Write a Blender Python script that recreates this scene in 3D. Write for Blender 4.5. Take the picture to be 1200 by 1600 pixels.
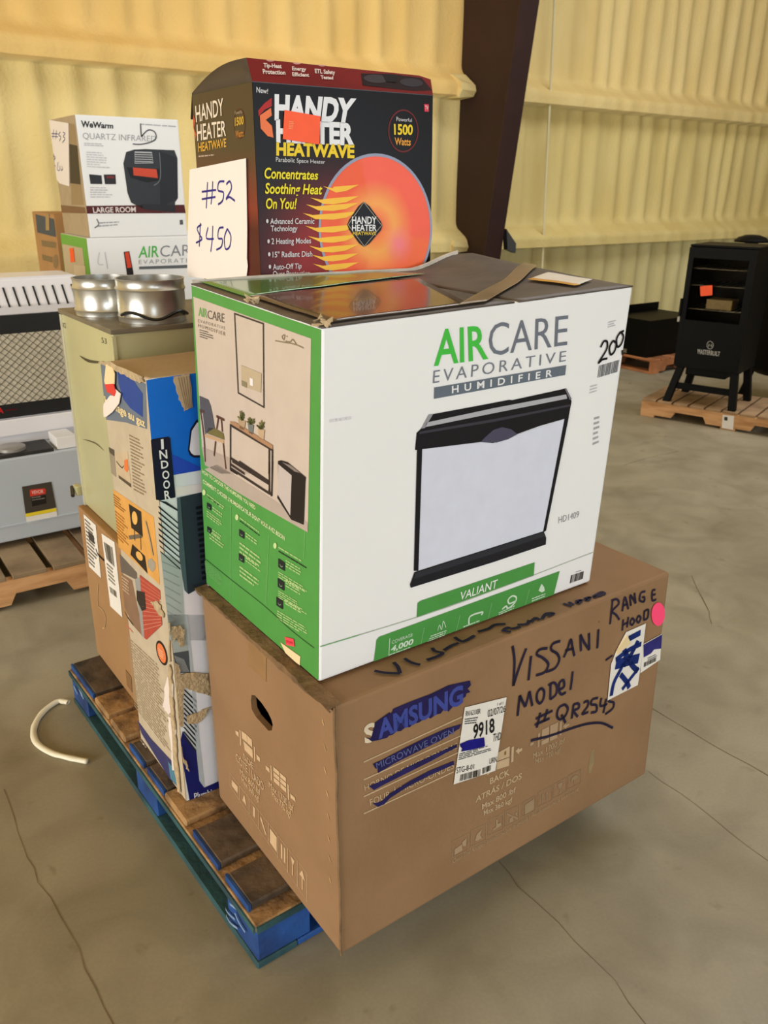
import bpy, bmesh, math, random
from mathutils import Vector, Matrix
from mathutils.geometry import tessellate_polygon
random.seed(7)
for o in list(bpy.data.objects): bpy.data.objects.remove(o, do_unlink=True)
SC = bpy.context.scene
COL = SC.collection

# ------------------------------------------------------------------ camera
FPX, PITCH, ROLL, CAMH = 1296.0, 0.3757, 0.0116, 1.5654
cp, sp, cr, sr = math.cos(PITCH), math.sin(PITCH), math.cos(ROLL), math.sin(ROLL)
FWD = Vector((0, cp, -sp)); U0 = Vector((0, sp, cp)); R0 = Vector((1, 0, 0))
RIGHT = cr*R0 + sr*U0; UP = -sr*R0 + cr*U0
CAM = Vector((0, 0, CAMH))
cam = bpy.data.cameras.new('camera'); camo = bpy.data.objects.new('camera', cam); COL.objects.link(camo)
cam.sensor_fit = 'VERTICAL'; cam.sensor_height = 36; cam.lens = 36*FPX/1600
cam.dof.use_dof = True; cam.dof.focus_distance = 1.75; cam.dof.aperture_fstop = 8
cam.clip_start = .02; cam.clip_end = 200
m = Matrix((RIGHT, UP, -FWD)).transposed().to_4x4(); m.translation = CAM
camo.matrix_world = m
SC.camera = camo

# ------------------------------------------------------------------ room frame: s along the foam wall, t out of it into the hall
WD = Vector((.7977, .6031, 0)); WN = Vector((.6031, -.7977, 0)); W0 = Vector((0, 7.6, 0))
def room(s, t, z=0): return W0 + WD*s + WN*t + Vector((0, 0, z))

# ------------------------------------------------------------------ world, light, exposure
SC.view_settings.view_transform = 'Standard'; SC.view_settings.look = 'None'
SC.view_settings.gamma = 1; SC.view_settings.use_curve_mapping = False
SC.view_settings.exposure = 0.0
w = bpy.data.worlds.new('sky'); SC.world = w; w.use_nodes = True
w.node_tree.nodes['Background'].inputs[0].default_value = (.80, .90, 1, 1)
w.node_tree.nodes['Background'].inputs[1].default_value = 1.2
def area(name, loc, target, sx, sy, power, col):
    l = bpy.data.lights.new(name, 'AREA'); l.shape = 'RECTANGLE'; l.size = sx; l.size_y = sy
    l.energy = power; l.color = col
    o = bpy.data.objects.new(name, l); COL.objects.link(o); o.location = loc
    o.rotation_euler = (Vector(target)-Vector(loc)).to_track_quat('-Z', 'Y').to_euler()
    return o
# daylight through the open roller door on the left, low; the wide window band behind the camera; skylights
area('door_daylight', room(-11.9, 6.2, 1.7), room(0, 6.2, .9), 5.0, 3.2, 640, (1, .965, .91))
area('panel_daylight', room(-2.5, 13.9, 2.4), room(-2.5, 2.5, 1.0), 10, 2.2, 420, (.78, .89, 1))
area('skylight_daylight', room(1.5, 4.5, 5.85), room(1.5, 4.5, 0), 7, 1.2, 250, (.96, .98, 1))

# ------------------------------------------------------------------ helpers
def lin(c):
    out = []
    for v in c[:3]:
        v = v/255.0
        out.append(v/12.92 if v <= .04045 else ((v+.055)/1.055)**2.4)
    return tuple(out)+(1.0,)
MATS = {}
def mat(name, col, rough=.6, metal=0.0, var=.12, scale=6, bump=0.0, bscale=60, stretch=(1, 1, 1), col2=None, spec=.5, coat=0, detail=4):
    """procedural: two-tone noise colour + fine bump"""
    if name in MATS: return MATS[name]
    M = bpy.data.materials.new(name); M.use_nodes = True; n = M.node_tree.nodes; L = M.node_tree.links
    b = n['Principled BSDF']
    b.inputs['Roughness'].default_value = rough; b.inputs['Metallic'].default_value = metal
    b.inputs['Specular IOR Level'].default_value = spec
    b.inputs['Coat Weight'].default_value = coat
    tc = n.new('ShaderNodeTexCoord'); mp = n.new('ShaderNodeMapping'); mp.inputs['Scale'].default_value = stretch
    L.new(tc.outputs['Object'], mp.inputs[0])
    nz = n.new('ShaderNodeTexNoise'); nz.inputs['Scale'].default_value = scale; nz.inputs['Detail'].default_value = detail
    L.new(mp.outputs[0], nz.inputs['Vector'])
    cr_ = n.new('ShaderNodeValToRGB')
    c = lin(col)
    c2 = lin(col2) if col2 else tuple(v*(1-var*2) for v in c[:3])+(1,)
    cr_.color_ramp.elements[0].position = .32; cr_.color_ramp.elements[0].color = c2
    cr_.color_ramp.elements[1].position = .62; cr_.color_ramp.elements[1].color = c
    L.new(nz.outputs[0], cr_.inputs[0]); L.new(cr_.outputs[0], b.inputs['Base Color'])
    if bump:
        n2 = n.new('ShaderNodeTexNoise'); n2.inputs['Scale'].default_value = bscale; n2.inputs['Detail'].default_value = 3
        L.new(mp.outputs[0], n2.inputs['Vector'])
        bp = n.new('ShaderNodeBump'); bp.inputs['Strength'].default_value = bump; bp.inputs['Distance'].default_value = .01
        L.new(n2.outputs[0], bp.inputs['Height']); L.new(bp.outputs[0], b.inputs['Normal'])
    MATS[name] = M
    return M
def ink(name, rough, coat=0, var=.06):
    """flat print: colour from the mesh's own ink attribute with a little procedural wear"""
    if name in MATS: return MATS[name]
    M = bpy.data.materials.new(name); M.use_nodes = True; n = M.node_tree.nodes; L = M.node_tree.links
    b = n['Principled BSDF']; b.inputs['Roughness'].default_value = rough; b.inputs['Coat Weight'].default_value = coat
    b.inputs['Specular IOR Level'].default_value = .14
    at_ = n.new('ShaderNodeAttribute'); at_.attribute_name = 'ink'
    tc = n.new('ShaderNodeTexCoord'); nz = n.new('ShaderNodeTexNoise'); nz.inputs['Scale'].default_value = 25
    L.new(tc.outputs['Object'], nz.inputs['Vector'])
    mr = n.new('ShaderNodeMapRange'); mr.inputs[1].default_value = .3; mr.inputs[2].default_value = .7
    mr.inputs[3].default_value = 1-var*2; mr.inputs[4].default_value = 1
    L.new(nz.outputs[0], mr.inputs[0])
    mx = n.new('ShaderNodeMix'); mx.data_type = 'RGBA'; mx.blend_type = 'MULTIPLY'; mx.inputs[0].default_value = 1
    L.new(at_.outputs['Color'], mx.inputs[6]); L.new(mr.outputs[0], mx.inputs[7]); L.new(mx.outputs[2], b.inputs['Base Color'])
    MATS[name] = M
    return M
INK = ink('printed_ink', .45); INKG = ink('gloss_printed_ink', .34, var=.025); MARK = ink('marker_ink', .6, var=.2); MATTE = ink('matte_printed_ink', .85)

def link(name, me, m=None, parent=None):
    o = bpy.data.objects.new(name, me); COL.objects.link(o)
    if m is not None and not me.materials: me.materials.append(m)
    if parent: adopt(o, parent)
    return o
def adopt(o, parent):
    """parts are modelled at their place in the hall; keep them there under their thing"""
    o.parent = parent
    o.matrix_parent_inverse = Matrix.Translation(-parent.location) if parent.type == 'EMPTY' else Matrix.Identity(4)
def thing(name, label, cat, group=None, loc=(0, 0, 0)):
    o = bpy.data.objects.new(name, None); COL.objects.link(o); o.empty_display_size = .05
    o.location = loc
    o['label'] = label; o['category'] = cat
    if group: o['group'] = group
    return o
def tag(o, label, cat, group=None):
    o['label'] = label; o['category'] = cat
    if group: o['group'] = group
    return o
class MB:
    """mesh builder in world coordinates; .build makes one object"""
    def __init__(s): s.v = []; s.f = []
    def hexa(s, c8):
        b = len(s.v); s.v += [tuple(p) for p in c8]
        for q in ((0, 3, 2, 1), (4, 5, 6, 7), (0, 1, 5, 4), (1, 2, 6, 5), (2, 3, 7, 6), (3, 0, 4, 7)): s.f.append(tuple(b+i for i in q))
        return s
    def box(s, o, a, b, c):
        o, a, b, c = Vector(o), Vector(a), Vector(b), Vector(c)
        return s.hexa([o, o+a, o+a+b, o+b, o+c, o+a+c, o+a+b+c, o+b+c])
    def tube(s, pts, r, n=8, closed=False, caps=True):
        pts = [Vector(p) for p in pts]; N = len(pts); b0 = len(s.v); prev = None
        rr = r if isinstance(r, (list, tuple)) else [r]*N
        for i, p in enumerate(pts):
            if closed: d = pts[(i+1) % N]-pts[i-1]
            else: d = pts[min(i+1, N-1)]-pts[max(i-1, 0)]
            d.normalize()
            if prev is None: u = d.orthogonal().normalized()
            else: u = (prev - d*prev.dot(d)).normalized()
            prev = u; vv = d.cross(u)
            for k in range(n):
                a = 2*math.pi*k/n; s.v.append(tuple(p+(u*math.cos(a)+vv*math.sin(a))*rr[i]))
        for i in range(N if closed else N-1):
            j = (i+1) % N
            for k in range(n):
                k2 = (k+1) % n
                s.f.append((b0+i*n+k, b0+i*n+k2, b0+j*n+k2, b0+j*n+k))
        if caps and not closed:
            s.f.append(tuple(b0+k for k in reversed(range(n)))); s.f.append(tuple(b0+(N-1)*n+k for k in range(n)))
        return s
    def lathe(s, base, prof, n=32, axis=Vector((0, 0, 1)), u=None):
        base = Vector(base); axis = Vector(axis).normalized(); u = u or axis.orthogonal().normalized(); w_ = axis.cross(u); b0 = len(s.v)
        for (r, h) in prof:
            for k in range(n):
                a = 2*math.pi*k/n; s.v.append(tuple(base+axis*h+(u*math.cos(a)+w_*math.sin(a))*r))
        for i in range(len(prof)-1):
            for k in range(n):
                k2 = (k+1) % n; s.f.append((b0+i*n+k, b0+i*n+k2, b0+(i+1)*n+k2, b0+(i+1)*n+k))
        return s
    def prism(s, pts, ext):
        """closed polygon of 3D points extruded by ext"""
        b = len(s.v); n = len(pts); ext = Vector(ext); pts = [Vector(p) for p in pts]
        s.v += [tuple(p) for p in pts]+[tuple(p+ext) for p in pts]
        for t in tessellate_polygon([pts]):
            s.f.append((b+t[0], b+t[1], b+t[2])); s.f.append((b+n+t[2], b+n+t[1], b+n+t[0]))
        for i in range(n):
            j = (i+1) % n; s.f.append((b+i, b+j, b+n+j, b+n+i))
        return s
    def build(s, name, m, parent=None, bevel=0, smooth=False, seg=2, jitter=0):
        me = bpy.data.meshes.new(name); me.from_pydata(s.v, [], s.f)
        bm = bmesh.new(); bm.from_mesh(me)
        bmesh.ops.recalc_face_normals(bm, faces=bm.faces)
        if bevel:
            bmesh.ops.bevel(bm, geom=list(bm.edges), offset=bevel, segments=seg, affect='EDGES', profile=.6, clamp_overlap=True)
        if jitter:
            for v in bm.verts: v.co += Vector((random.uniform(-1, 1), random.uniform(-1, 1), random.uniform(-1, 1)))*jitter
        bm.to_mesh(me); bm.free()
        if smooth:
            me.polygons.foreach_set('use_smooth', [True]*len(me.polygons))
            me.update()
            try: me.set_sharp_from_angle(angle=math.radians(35))
            except Exception: pass
        return link(name, me, m, parent)

# measuring the photo: a pixel's line of sight met with a real surface
def raydir(x, y): return RIGHT*((x-600)/FPX) + UP*(-(y-800)/FPX) + FWD
def on_plane(x, y, P, N):
    d = raydir(x, y); return CAM + d*((P-CAM).dot(N)/d.dot(N))
def on_floor(x, y, z=0): return on_plane(x, y, Vector((0, 0, z)), Vector((0, 0, 1)))
def at(x, y, Y): return on_plane(x, y, Vector((0, Y, 0)), Vector((0, 1, 0)))
def K(ox, oy, s):
    return lambda pts: [(ox+x/s, oy+y/s) for (x, y) in pts]
def catmull(P, n=5, closed=False):
    out = []; N = len(P)
    if N < 3: return list(P)
    rng = range(N) if closed else range(N-1)
    for i in rng:
        if closed: p0, p1, p2, p3 = P[i-1], P[i], P[(i+1) % N], P[(i+2) % N]
        else: p0, p1, p2, p3 = P[max(i-1, 0)], P[i], P[i+1], P[min(i+2, N-1)]
        for k in range(n):
            t = k/n
            out.append(tuple(.5*((2*p1[j])+(-p0[j]+p2[j])*t+(2*p0[j]-5*p1[j]+4*p2[j]-p3[j])*t*t+(-p0[j]+3*p1[j]-3*p2[j]+p3[j])*t**3) for j in range(len(p1))))
    if not closed: out.append(tuple(P[-1]))
    return out

def box8(x, y, yaw, W, D, H, z, sx=0, sy=0):
    a = Vector((math.cos(yaw), math.sin(yaw), 0)); b = Vector((-math.sin(yaw), math.cos(yaw), 0)); o = Vector((x, y, z)); k = Vector((sx, sy, H))
    return dict(NB=o, BR=o+W*a, BKB=o+W*a+D*b, LB=o+D*b, NT=o+k, TR=o+W*a+k, BKT=o+W*a+D*b+k, LT=o+D*b+k)
ORD = ('NB', 'BR', 'BKB', 'LB', 'NT', 'TR', 'BKT', 'LT')
def carton(c, m, parent, name='carton', bevel=.004):
    return MB().hexa([c[k] for k in ORD]).build(name, m, parent, bevel=bevel)

_TXT = {}
def text_mesh(s, bold=0.0, shear=0.0, spacing=1.0):
    key = (s, bold, shear, spacing)
    if key in _TXT: return _TXT[key]
    cu = bpy.data.curves.new('lettering', 'FONT'); cu.body = s; cu.size = 1; cu.offset = bold; cu.shear = shear
    cu.space_character = spacing; cu.resolution_u = 3; cu.fill_mode = 'BOTH'
    o = bpy.data.objects.new('lettering', cu); COL.objects.link(o)
    bpy.context.view_layer.update()
    me = bpy.data.meshes.new_from_object(o.evaluated_get(bpy.context.evaluated_depsgraph_get()))
    V = [(v.co.x, v.co.y) for v in me.vertices]; Fc = [tuple(p.vertices) for p in me.polygons]
    bpy.data.objects.remove(o, do_unlink=True); bpy.data.meshes.remove(me); bpy.data.curves.remove(cu)
    x0 = min(v[0] for v in V); x1 = max(v[0] for v in V)
    _TXT[key] = (V, Fc, x0, x1)
    return _TXT[key]
_H = text_mesh('H'); CAP = max(v[1] for v in _H[0])

class Face:
    """a flat side of a real box: TL, TR, BR, BL in space"""
    def __init__(s, TL, TR, BR, BL):
        s.q = [Vector(p) for p in (TL, TR, BR, BL)]
        s.N = (s.q[1]-s.q[3]).cross(s.q[0]-s.q[2]).normalized()
        if s.N.dot(CAM-s.q[0]) < 0: s.N = -s.N
        s.P = sum(s.q, Vector())/4
        s.eu = (s.q[2]-s.q[3]).normalized(); s.ev = s.N.cross(s.eu)
        if s.ev.z < 0 and abs(s.N.z) < .5: s.ev = -s.ev
    def px(s, x, y): return on_plane(x, y, s.P, s.N)
    def clamp(s, p, mg=.0015):
        if not hasattr(s, 'lim'):
            us = [(q-s.P).dot(s.eu) for q in s.q]; vs = [(q-s.P).dot(s.ev) for q in s.q]
            s.lim = (min(us)+mg, max(us)-mg, max(vs[2], vs[3])+mg if s.ev.dot(s.q[0]-s.q[3]) > 0 else min(vs)+mg, max(vs)-mg)
        d = p-s.P; u = d.dot(s.eu); v = d.dot(s.ev)
        return p + s.eu*(min(max(u, s.lim[0]), s.lim[1])-u) + s.ev*(min(max(v, s.lim[2]), s.lim[3])-v)
    def uv(s, u, v): return (s.q[0]*(1-u)+s.q[1]*u)*(1-v)+(s.q[3]*(1-u)+s.q[2]*u)*v
class Print:
    def __init__(s, face, parent): s.F = face; s.parent = parent; s.start()
    def start(s): s.items = []; s.new()
    def new(s): s.v = []; s.f = []; s.c = []; s.items.append((s.v, s.f, s.c))
    def alone(s): s.solo = True; s.new()          # next marks become a part of their own
    def add(s, P3, faces, col, layer):
        P3 = [s.F.clamp(p) for p in P3]
        b = len(s.v); off = s.F.N*(.0005*layer)
        s.v += [tuple(p+off) for p in P3]
        cl = [lin(c) for c in col] if isinstance(col, list) else None
        one = None if cl else lin(col)
        for f in faces:
            s.f.append(tuple(b+i for i in f)); s.c += [cl[i] if cl else one for i in f]
    def poly(s, pts, col, layer=2):
        P = [s.F.px(*p) for p in pts]
        s.add(P, [tuple(t) for t in tessellate_polygon([P])], col, layer)
    def uvpoly(s, uv, col, layer=1):
        P = [s.F.uv(*p) for p in uv]
        s.add(P, [tuple(t) for t in tessellate_polygon([P])], col, layer)
    def uvgrid(s, nx, ny, fn, layer=1, u0=0, u1=1, v0=0, v1=1):
        P = []; C = []
        for j in range(ny+1):
            for i in range(nx+1):
                u = u0+(u1-u0)*i/nx; v = v0+(v1-v0)*j/ny
                P.append(s.F.uv(u, v)); C.append(fn(u, v))
        s.add(P, [(j*(nx+1)+i, j*(nx+1)+i+1, (j+1)*(nx+1)+i+1, (j+1)*(nx+1)+i) for j in range(ny) for i in range(nx)], C, layer)
    def ellipse(s, cx, cy, rx, ry, col, layer=2, n=40, tilt=0):
        ct, st = math.cos(tilt), math.sin(tilt)
        s.poly([(cx+rx*math.cos(a)*ct-ry*math.sin(a)*st, cy+rx*math.cos(a)*st+ry*math.sin(a)*ct) for a in [2*math.pi*k/n for k in range(n)]], col, layer)
    def radial(s, cx, cy, rx, ry, fn, layer=2, n=48, rings=9):
        pts = [(cx, cy)]; C = [fn(0, 0)]; F = []
        for r in range(1, rings+1):
            for k in range(n):
                a = 2*math.pi*k/n; q = r/rings
                pts.append((cx+rx*q*math.cos(a), cy+ry*q*math.sin(a))); C.append(fn(q, a))
        for k in range(n):
            F.append((0, 1+k, 1+(k+1) % n))
            for r in range(1, rings):
                a = 1+(r-1)*n; F.append((a+k, a+n+k, a+n+(k+1) % n, a+(k+1) % n))
        s.add([s.F.px(*p) for p in pts], F, C, layer)
    def stroke(s, pts, wmm, col, layer=3, smooth=True, closed=False, taper=False):
        P = catmull(pts, 5, closed) if smooth else list(pts)
        Q = [s.F.px(*p) for p in P]; N = len(Q); V = []
        for i in range(N):
            d = (Q[(i+1) % N]-Q[i-1]) if closed else (Q[min(i+1, N-1)]-Q[max(i-1, 0)])
            if d.length < 1e-9: d = s.F.eu.copy()
            nrm = s.F.N.cross(d).normalized(); ww = wmm*.0005
            if taper: ww *= max(.12, math.sin(math.pi*min(1, (i+.6)/N)))
            V += [Q[i]+nrm*ww, Q[i]-nrm*ww]
        M_ = N if closed else N-1
        s.add(V, [(2*i, 2*i+1, (2*((i+1) % N))+1, 2*((i+1) % N)) for i in range(M_)], col, layer)
    def text(s, t, quad, col, layer=3, bold=0.0, shear=0.0, spacing=1.0):
        V, Fc, x0, x1 = text_mesh(t, bold, shear, spacing)
        (ax, ay), (bx, by), (cx, cy), (dx, dy) = quad
        P = []
        for (x, y) in V:
            u = (x-x0)/(x1-x0); v = 1-y/CAP
            X = (ax*(1-u)+bx*u)*(1-v)+(dx*(1-u)+cx*u)*v; Y = (ay*(1-u)+by*u)*(1-v)+(dy*(1-u)+cy*u)*v
            P.append(s.F.px(X, Y))
        s.new(); s.add(P, Fc, col, layer); s.new()
    def lines(s, quad, n, col, layer=3, fill=.45, ragged=.3, dash=0.0):
        """rows of print too small to read: thin word-length bars"""
        (ax, ay), (bx, by), (cx, cy), (dx, dy) = quad
        def pt(u, v): return ((ax*(1-u)+bx*u)*(1-v)+(dx*(1-u)+cx*u)*v, (ay*(1-u)+by*u)*(1-v)+(dy*(1-u)+cy*u)*v)
        for i in range(n):
            v0 = (i+.5-fill/2)/n; v1 = (i+.5+fill/2)/n; end = 1-random.random()*ragged; u = 0
            while u < end-.02:
                l = min(end, u+random.uniform(.08, .22)); s.poly([pt(u, v0), pt(l, v0), pt(l, v1), pt(u, v1)], col, layer); u = l+random.uniform(.015, .035)
    def bars(s, quad, n, col, layer=3):
        (ax, ay), (bx, by), (cx, cy), (dx, dy) = quad
        def pt(u, v): return ((ax*(1-u)+bx*u)*(1-v)+(dx*(1-u)+cx*u)*v, (ay*(1-u)+by*u)*(1-v)+(dy*(1-u)+cy*u)*v)
        for i in range(n):
            u = i/n; w_ = random.uniform(.3, .75)/n
            s.poly([pt(u, 0), pt(u+w_, 0), pt(u+w_, 1), pt(u, 1)], col, layer)
    def end(s, name, m=None, label=None, under=None):
        out = None; rest = ([], [], [])
        def emit(v, f, c):
            me = bpy.data.meshes.new(name); me.from_pydata(v, [], f)
            ca = me.color_attributes.new('ink', 'FLOAT_COLOR', 'CORNER')
            flat = []
            for k in c: flat += k
            ca.data.foreach_set('color', flat); me.update()
            o = link(name, me, m or INK, under or s.parent)
            if label: o['label'] = label
            return o
        for (v, f, c) in s.items:
            if f: out = emit(v, f, c)
        s.start(); return out
    def sheet(s, pts, col, thick, name, m, layer=2, label=None, curl=None):
        """a thin stuck-on sheet (paper, sticker, tape) with real thickness"""
        P = [s.F.clamp(s.F.px(*p))+s.F.N*(.0005*layer) for p in pts]
        o = MB().prism(P, s.F.N*thick).build(name, m, s.parent)
        if label: o['label'] = label
        return o

# ------------------------------------------------------------------ materials
KRAFT = mat('kraft_cardboard', (142, 109, 75), .8, var=.05, scale=5, bump=.08, bscale=90, col2=(133, 101, 68))
KRAFT2 = mat('pale_kraft_cardboard', (188, 164, 130), .8, var=.06, scale=7, bump=.12, bscale=70)
KRAFTD = mat('dark_kraft_edge', (122, 94, 62), .85, var=.2, scale=30, bump=.3, bscale=80)
TORN = mat('torn_cardboard_core', (188, 166, 130), .9, var=.15, scale=60, bump=.5, bscale=120)
WHITEB = mat('white_coated_board', (236, 237, 238), .45, var=.012, scale=3, bump=.02, bscale=50)
PAPER = mat('white_paper', (232, 226, 221), .75, var=.01, scale=8)
LABELP = mat('label_paper', (226, 222, 214), .6, var=.02, scale=20)
FLUO = mat('orange_sticker', (255, 88, 25), .5, var=.03, scale=30)
PINK = mat('pink_sticker', (255, 70, 120), .5, var=.02, scale=30)
TAPE = mat('clear_brown_tape', (150, 116, 78), .22, var=.06, scale=20, spec=.6)

# ------------------------------------------------------------------ the hall
def struct(name, mb, m, parent=None, **k):
    o = mb.build(name, m, parent, **k)
    if not parent: o['kind'] = 'structure'
    return o
def concrete():
    M = bpy.data.materials.new('polished_concrete'); M.use_nodes = True; n = M.node_tree.nodes; L = M.node_tree.links
    b = n['Principled BSDF']; b.inputs['Roughness'].default_value = .55; b.inputs['Specular IOR Level'].default_value = .35
    tc = n.new('ShaderNodeTexCoord')
    def noise(sc, det=5, dist=0):
        z = n.new('ShaderNodeTexNoise'); z.inputs['Scale'].default_value = sc; z.inputs['Detail'].default_value = det; z.inputs['Distortion'].default_value = dist
        L.new(tc.outputs['Object'], z.inputs['Vector']); return z
    def ramp(src, p0, c0, p1, c1):
        r = n.new('ShaderNodeValToRGB'); r.color_ramp.elements[0].position = p0; r.color_ramp.elements[0].color = c0
        r.color_ramp.elements[1].position = p1; r.color_ramp.elements[1].color = c1; L.new(src, r.inputs[0]); return r
    def mul(a, b_, f):
        x = n.new('ShaderNodeMix'); x.data_type = 'RGBA'; x.blend_type = 'MULTIPLY'; x.inputs[0].default_value = f
        L.new(a, x.inputs[6]); L.new(b_, x.inputs[7]); return x.outputs[2]
    base = ramp(noise(1.1, 6, .6).outputs[0], .3, lin((142, 133, 111)), .7, lin((163, 154, 131)))
    blot = ramp(noise(4.3, 6, .8).outputs[0], .40, (1, 1, 1, 1), .72, (.55, .53, .48, 1))
    spots = ramp(noise(13, 3, .3).outputs[0], .66, (1, 1, 1, 1), .76, (.62, .58, .5, 1))
    fine = ramp(noise(120, 2).outputs[0], .3, (.9, .9, .9, 1), .7, (1, 1, 1, 1))
    c = mul(base.outputs[0], blot.outputs[0], .55); c = mul(c, spots.outputs[0], .6); c = mul(c, fine.outputs[0], .8)
    L.new(c, b.inputs['Base Color'])
    rr = ramp(noise(3, 4).outputs[0], .3, (.42, .42, .42, 1), .7, (.65, .65, .65, 1)); L.new(rr.outputs[0], b.inputs['Roughness'])
    return M
SL, SRT, TF, HC = -12.0, 18.0, 14.0, 6.0
floor = struct('floor', MB().hexa([room(SL-.3, -.3, -.12), room(SRT+.3, -.3, -.12), room(SRT+.3, TF+.3, -.12), room(SL-.3, TF+.3, -.12),
                                   room(SL-.3, -.3, 0), room(SRT+.3, -.3, 0), room(SRT+.3, TF+.3, 0), room(SL-.3, TF+.3, 0)]), concrete())
CRACK = mat('floor_crack', (104, 92, 68), .9, var=.25, scale=14, col2=(126, 114, 88))
def crack(pts, wmm, name='floor_crack'):
    P = [on_floor(*p) for p in pts]; Q = []
    for i in range(len(P)-1):
        k = max(2, int((P[i+1]-P[i]).length/.05))
        for j in range(k): Q.append(P[i].lerp(P[i+1], j/k)+Vector((random.uniform(-1, 1), random.uniform(-1, 1), 0))*.004)
    Q.append(P[-1]); V = []; F = []
    for i, p in enumerate(Q):
        d = (Q[min(i+1, len(Q)-1)]-Q[max(i-1, 0)]).normalized(); nn = Vector((-d.y, d.x, 0))*wmm*.0005*random.uniform(.5, 1.3)
        V += [tuple(p+nn+Vector((0, 0, .0006))), tuple(p-nn+Vector((0, 0, .0006)))]
    F = [(2*i, 2*i+1, 2*i+3, 2*i+2) for i in range(len(Q)-1)]
    me = bpy.data.meshes.new(name); me.from_pydata(V, [], F); return link(name, me, CRACK, floor)
crack([(8, 1232), (30, 1300), (62, 1378), (95, 1432), (122, 1480), (150, 1545), (178, 1602)], 3.2)
crack([(1020, 1108), (1090, 1150), (1200, 1212)], 3)
crack([(1012, 1205), (1090, 1260), (1200, 1345)], 2)
crack([(780, 1348), (810, 1385), (870, 1440), (960, 1530), (1010, 1602)], 1.6)
crack([(1080, 900), (1096, 930), (1108, 955), (1112, 975)], 5)
crack([(975, 727), (1010, 716), (1060, 705)], 4)

# foam sprayed wall: ribs of the steel sheeting and the girts showing through the foam
def foam_mat():
    M = bpy.data.materials.new('spray_foam'); M.use_nodes = True; n = M.node_tree.nodes; L = M.node_tree.links
    b = n['Principled BSDF']; b.inputs['Roughness'].default_value = .85; b.inputs['Specular IOR Level'].default_value = .2
    a = n.new('ShaderNodeAttribute'); a.attribute_name = 'ink'
    tc = n.new('ShaderNodeTexCoord'); z = n.new('ShaderNodeTexNoise'); z.inputs['Scale'].default_value = 3.5; z.inputs['Detail'].default_value = 5
    mp = n.new('ShaderNodeMapping'); mp.inputs['Scale'].default_value = (1, 1, .35)
    L.new(tc.outputs['Object'], mp.inputs[0]); L.new(mp.outputs[0], z.inputs['Vector'])
    r = n.new('ShaderNodeValToRGB'); r.color_ramp.elements[0].position = .3; r.color_ramp.elements[0].color = (.9, .86, .76, 1)
    r.color_ramp.elements[1].position = .7; r.color_ramp.elements[1].color = (1, 1, 1, 1); L.new(z.outputs[0], r.inputs[0])
    x = n.new('ShaderNodeMix'); x.data_type = 'RGBA'; x.blend_type = 'MULTIPLY'; x.inputs[0].default_value = 1
    L.new(a.outputs['Color'], x.inputs[6]); L.new(r.outputs[0], x.inputs[7]); L.new(x.outputs[2], b.inputs['Base Color'])
    z2 = n.new('ShaderNodeTexNoise'); z2.inputs['Scale'].default_value = 40; L.new(tc.outputs['Object'], z2.inputs['Vector'])
    bp = n.new('ShaderNodeBump'); bp.inputs['Strength'].default_value = .25; bp.inputs['Distance'].default_value = .02
    L.new(z2.outputs[0], bp.inputs['Height']); L.new(bp.outputs[0], b.inputs['Normal'])
    return M
FOAM = foam_mat()
def sn(x, seed=0):   # smooth value noise
    i = math.floor(x); f = x-i; f = f*f*(3-2*f)
    def h(k): return (math.sin((k+seed*57.3)*127.1)*43758.5453) % 1.0
    return h(i)*(1-f)+h(i+1)*f
GIRTS = [1.006, 2.264, 3.62, 4.9]
S_COL = .575*WD.x+(8.08-7.6)*WD.y     # where the column stands along the wall
def wall_t(s, z):
    bay = sum(z > g for g in GIRTS)
    ph = s/.27 + .55*sn(s*1.7, bay) + .25*sn(s*5+z*.8, bay+3)
    f = ph % 1.0
    rib = .5+.5*math.cos(2*math.pi*f); rib = rib**1.6
    t = .034*rib*(.55+.9*sn(ph//1+.5, bay*7)) + .02*sn(s*2.3+z*1.3, 11) + .008*sn(s*9+z*5, 5)
    for g in GIRTS:
        gg = g+.012*(sn(s*2.2, int(g*10))-.5)
        d = z-gg
        if 0 <= d < .2: t = t*.25+.20*(1-max(0, d-.11)/.09*.75)+.012*sn(s*6, 2)
        elif .2 <= d < .26: t = t*(.25+.75*(d-.2)/.06)+.048*(1-(d-.2)/.06)
    return t
zs = []
z = 0
while z < HC:
    zs.append(z); z += .12
for g in GIRTS: zs += [g-.022, g-.013, g-.0065, g+.0065, g+.013, g+.03, g+.06, g+.1, g+.13, g+.17, g+.195, g+.23, g+.265]
zs = sorted(set(round(v, 4) for v in zs if v <= HC)) + [HC]
ss = []
s = SL
while s <= SRT:
    ss.append(s); s += .035 if -5 < s < 9 else .14
V = []; C = []
for z in zs:
    for s in ss:
        V.append(tuple(room(s, wall_t(s, z), z)))
        left = s < S_COL; up = z > 2.264
        if left and up: c = (230, 196, 126)
        elif up: c = (232, 208, 146)
        elif left: c = (234, 214, 152)
        elif z > 1.006: c = (224, 204, 140)
        else: c = (214, 202, 150)
        C.append(lin(c))
nS = len(ss)
F = [(j*nS+i, j*nS+i+1, (j+1)*nS+i+1, (j+1)*nS+i) for j in range(len(zs)-1) for i in range(nS-1)]
me = bpy.data.meshes.new('wall_back'); me.from_pydata(V, [], F)
ca = me.color_attributes.new('ink', 'FLOAT_COLOR', 'POINT'); ca.data.foreach_set('color', [k for c in C for k in c])
me.polygons.foreach_set('use_smooth', [True]*len(F))
wallb = link('wall_back', me, FOAM); wallb['kind'] = 'structure'
FOAMP = mat('spray_foam_plain', (228, 206, 142), .9, var=.06, scale=3, bump=.2, bscale=30)
CEIL = mat('ceiling_foam', (206, 180, 118), .9, var=.08, scale=3)
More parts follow.
